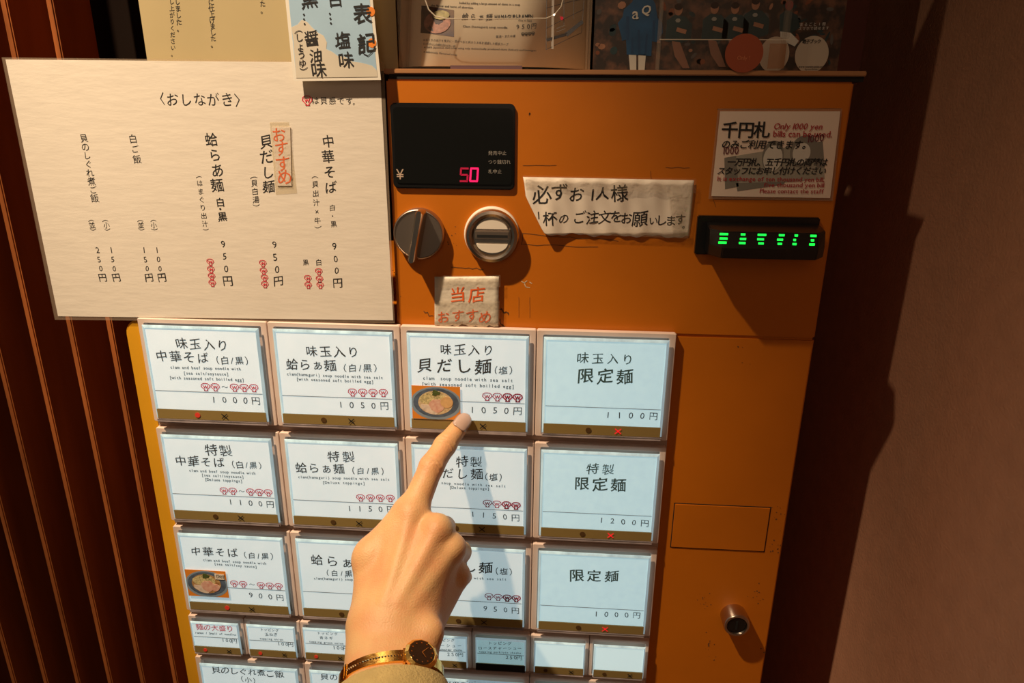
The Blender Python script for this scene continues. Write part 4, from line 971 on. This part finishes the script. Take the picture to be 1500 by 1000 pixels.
def surface_nets(F, lo, h):
    S = F < 0; n = F.shape
    corners = [(i, j, k) for i in (0, 1) for j in (0, 1) for k in (0, 1)]
    cnt = sum(S[i:n[0] - 1 + i, j:n[1] - 1 + j, k:n[2] - 1 + k].astype(np.int8) for i, j, k in corners)
    act = (cnt > 0) & (cnt < 8); idx = np.full(act.shape, -1, np.int64); C = np.argwhere(act); idx[act] = np.arange(len(C))
    acc = np.zeros((len(C), 3)); num = np.zeros(len(C))
    for a in corners:
        for ax in range(3):
            if a[ax]: continue
            b = list(a); b[ax] = 1
            fa = F[C[:, 0] + a[0], C[:, 1] + a[1], C[:, 2] + a[2]]; fb = F[C[:, 0] + b[0], C[:, 1] + b[1], C[:, 2] + b[2]]
            m = (fa < 0) != (fb < 0); t = np.where(m, fa / np.where(m, fa - fb, 1), 0)
            p = np.array(a, float)[None] + np.zeros((len(C), 3)); p[:, ax] += t; acc += p * m[:, None]; num += m
    V = (C + acc / num[:, None]) * h + lo; Q = []
    for ax in range(3):
        sl0 = [slice(1, -1)] * 3; sl0[ax] = slice(0, -1); sl1 = [slice(1, -1)] * 3; sl1[ax] = slice(1, None)
        A = S[tuple(sl0)]; B = S[tuple(sl1)]
        u, v = [(1, 2), (2, 0), (0, 1)][ax]
        E = np.argwhere(A != B); 
        if not len(E): continue
        inside = A[E[:, 0], E[:, 1], E[:, 2]]
        E = E.copy(); 
        for q in range(3):
            if q != ax: E[:, q] += 1
        def g(du, dv): e = E.copy(); e[:, u] += du; e[:, v] += dv; return idx[e[:, 0], e[:, 1], e[:, 2]]
        q = np.stack([g(-1, -1), g(0, -1), g(0, 0), g(-1, 0)], 1); q[~inside] = q[~inside][:, ::-1]; Q.append(q)
    Q = np.concatenate(Q); return V, Q[(Q >= 0).all(1)]
V_, Q_ = surface_nets(F, lo, h_)
me = bpy.data.meshes.new('hand'); me.vertices.add(len(V_)); me.vertices.foreach_set('co', V_.ravel().astype(np.float32))
me.loops.add(len(Q_) * 4); me.loops.foreach_set('vertex_index', Q_.ravel().astype(np.int32))
me.polygons.add(len(Q_)); me.polygons.foreach_set('loop_start', np.arange(0, len(Q_) * 4, 4, dtype=np.int32))
me.update(calc_edges=True); me.validate(); me.polygons.foreach_set('use_smooth', [True] * len(me.polygons))
M_skin = mat('skin', (.68, .41, .185), rough=.48, noise=1, nscale=55, col2=(.68, .33, .15), bump=.35, bscale=900, sss=.12, spec=.4)
me.materials.append(M_skin)
hand = bpy.data.objects.new('hand', me); COL.objects.link(hand); attach(hand, person)
md = hand.modifiers.new('s', 'SMOOTH'); md.factor = .5; md.iterations = 2
# nail
fa = (TIP - DIP) / np.linalg.norm(TIP - DIP); sn = np.cross(fa, toC); sn /= np.linalg.norm(sn); nn_ = np.cross(sn, fa)
if nn_ @ toC < 0: nn_ = -nn_
vs = []; fs = []; nu, nv = 12, 14; hw = .0058
for j in range(nv + 1):
    t = j / nv; y_ = -.0035 + .0145 * t
    wv = hw * (1 if .18 < t < .6 else math.sqrt(max(.0, 1 - ((.18 - t) / .18) ** 2 * .75)) if t <= .18 else math.sqrt(max(.02, 1 - ((t - .6) / .4) ** 2)))
    for i in range(nu + 1):
        s = -1 + 2 * i / nu; x_ = s * wv
        zz = .0064 * math.sqrt(max(0, 1 - (x_ / .0078) ** 2)) + .0012 - .0016 * t * t - .00035 * (abs(s) > .95)
        vs.append(tuple(TIP + sn * x_ + fa * y_ + nn_ * zz))
for j in range(nv):
    for i in range(nu): k = j * (nu + 1) + i; fs.append((k, k + 1, k + nu + 2, k + nu + 1))
nail = MB().add(vs, fs).build('fingernail', mat('nude_nail_polish', (.50, .34, .27), rough=.12, coat=.8), person, smooth=True)
md = nail.modifiers.new('s', 'SOLIDIFY'); md.thickness = .0007; md.offset = 0
# forearm frame
W1, W2_ = D(574, 925, .448), D(573, 1120, .376); ax_ = (W2_ - W1) / np.linalg.norm(W2_ - W1)
sx_ = np.cross(ax_, toC); sx_ /= np.linalg.norm(sx_); sx_ = sx_ if sx_ @ RM[:, 0] > 0 else -sx_
up_ = np.cross(sx_, ax_); up_ = up_ if up_ @ toC > 0 else -up_
def aring(t, rx, ry, n=48, wob=0, ph=0):
    c = W1 + (W2_ - W1) * t
    return [tuple(c + sx_ * rx * (1 + wob * math.sin(3 * q + ph)) * math.cos(q) + up_ * ry * (1 + wob * math.sin(2 * q + ph)) * math.sin(q)) for q in np.linspace(0, 2 * math.pi, n, endpoint=False)]
# sleeve
ts = .50
M_sleeve = mat('olive_knit', (.60, .44, .17), rough=.85, noise=.25, nscale=60, bump=.8, bscale=700)
rings = [aring(ts + .03, .0300, .0215), aring(ts, .0312, .0228), aring(ts - .015, .0325, .0240), aring(ts, .0338, .0254), aring(ts + .06, .0345, .0262, wob=.01), aring(ts + .3, .036, .029, wob=.015, ph=1), aring(ts + .9, .038, .032, wob=.02, ph=2), aring(ts + 1.6, .043, .037)]
MB().loft(rings, caps=False).build('sleeve', M_sleeve, person, smooth=True)
# wrist watch
M_goldm = mat('polished_gold', (.95, .58, .16), rough=.18, metal=1, bump=.1, bscale=400)
wt = thing('wristwatch', 'slim gold bangle wristwatch with a small dark round dial', 'watch', tuple(W1 + (W2_ - W1) * .27))
tw = .40; Lw = np.linalg.norm(W2_ - W1)
def band(t0, t1, rx, ry, th, name, m_, q0=0, q1=2 * math.pi, n=60):
    rr = []
    for q in np.linspace(q0, q1, n):
        e = lambda t, k: tuple(W1 + (W2_ - W1) * t + sx_ * (rx + k) * math.cos(q) + up_ * (ry + k) * math.sin(q))
        rr.append([e(t0, 0), e(t0 + .002, th), e(t1 - .002, th), e(t1, 0)])
    return MB().loft(rr, caps=True).build(name, m_, wt, smooth=True)
RX, RY = .0298, .0205
band(tw - .045, tw + .045, RX, RY, .0018, 'bangle', M_goldm)
M_crys = mat('sparkling_stones', (1, .78, .45), rough=.08, metal=1)
for k in range(22):
    q = math.radians(75 + k * 3.2)
    c = W1 + (W2_ - W1) * tw + sx_ * (RX + .0018) * math.cos(q) + up_ * (RY + .0018) * math.sin(q)
    nrm = sx_ * math.cos(q) * RY + up_ * math.sin(q) * RX; nrm /= np.linalg.norm(nrm)
    t1_ = np.cross(nrm, ax_); r_ = .0007
    base = [c + r_ * (ax_ * math.cos(w_) + t1_ * math.sin(w_)) for w_ in np.linspace(0, 2 * math.pi, 6, endpoint=False)]
    MB().add([tuple(p) for p in base] + [tuple(c + nrm * .0008)], [(i, (i + 1) % 6, 6) for i in range(6)]).build('stone', M_crys, wt)
for q0 in (68, 73, 144, 149): band(tw - .055, tw + .055, RX, RY, .0022, 'band_ridge', M_goldm, math.radians(q0), math.radians(q0 + 2.5), 5)
qc = math.radians(55); cc = W1 + (W2_ - W1) * (tw - .01) + sx_ * (RX + .001) * math.cos(qc) + up_ * (RY + .001) * math.sin(qc)
nr = sx_ * math.cos(qc) * RY * .75 + up_ * math.sin(qc) * RX; nr /= np.linalg.norm(nr); t1_ = np.cross(nr, ax_); t1_ /= np.linalg.norm(t1_); a2 = np.cross(t1_, nr)
def wr(r, h, n=40, facet=False): return [tuple(cc + nr * h + r * (a2 * math.cos(q) + t1_ * math.sin(q))) for q in np.linspace(0, 2 * math.pi, n, endpoint=False)]
case = MB().loft([wr(.0090, -.001, 12), wr(.0103, .0005, 12), wr(.0103, .0025, 12), wr(.0085, .0040, 12), wr(.0080, .0036, 12)]).build('watch_case', M_goldm, wt)
MB().loft([wr(.0078, .0034), wr(.0078, .0038)]).build('dial', mat('brown_black_dial', (.02, .011, .006), rough=.15, coat=.5), case)
g = MB()
for k in range(12):
    q = k * math.pi / 6; p = cc + nr * .0041 + .0064 * (a2 * math.cos(q) + t1_ * math.sin(q)); s = .0004
    g.add([tuple(p + s * (a2 * i + t1_ * j)) for i, j in ((-1, -1), (1, -1), (1, 1), (-1, 1))], [(0, 1, 2, 3)])
g.build('hour_marks', M_crys, case)
g = MB()
for q, l in ((.6, .004), (2.3, .0055)):
    d_ = a2 * math.cos(q) + t1_ * math.sin(q); e_ = np.cross(nr, d_) * .0003; p = cc + nr * .0043
    g.add([tuple(p - e_), tuple(p + e_), tuple(p + d_ * l + e_ * .4), tuple(p + d_ * l - e_ * .4)], [(0, 1, 2, 3)])
g.build('watch_hands', M_goldm, case)
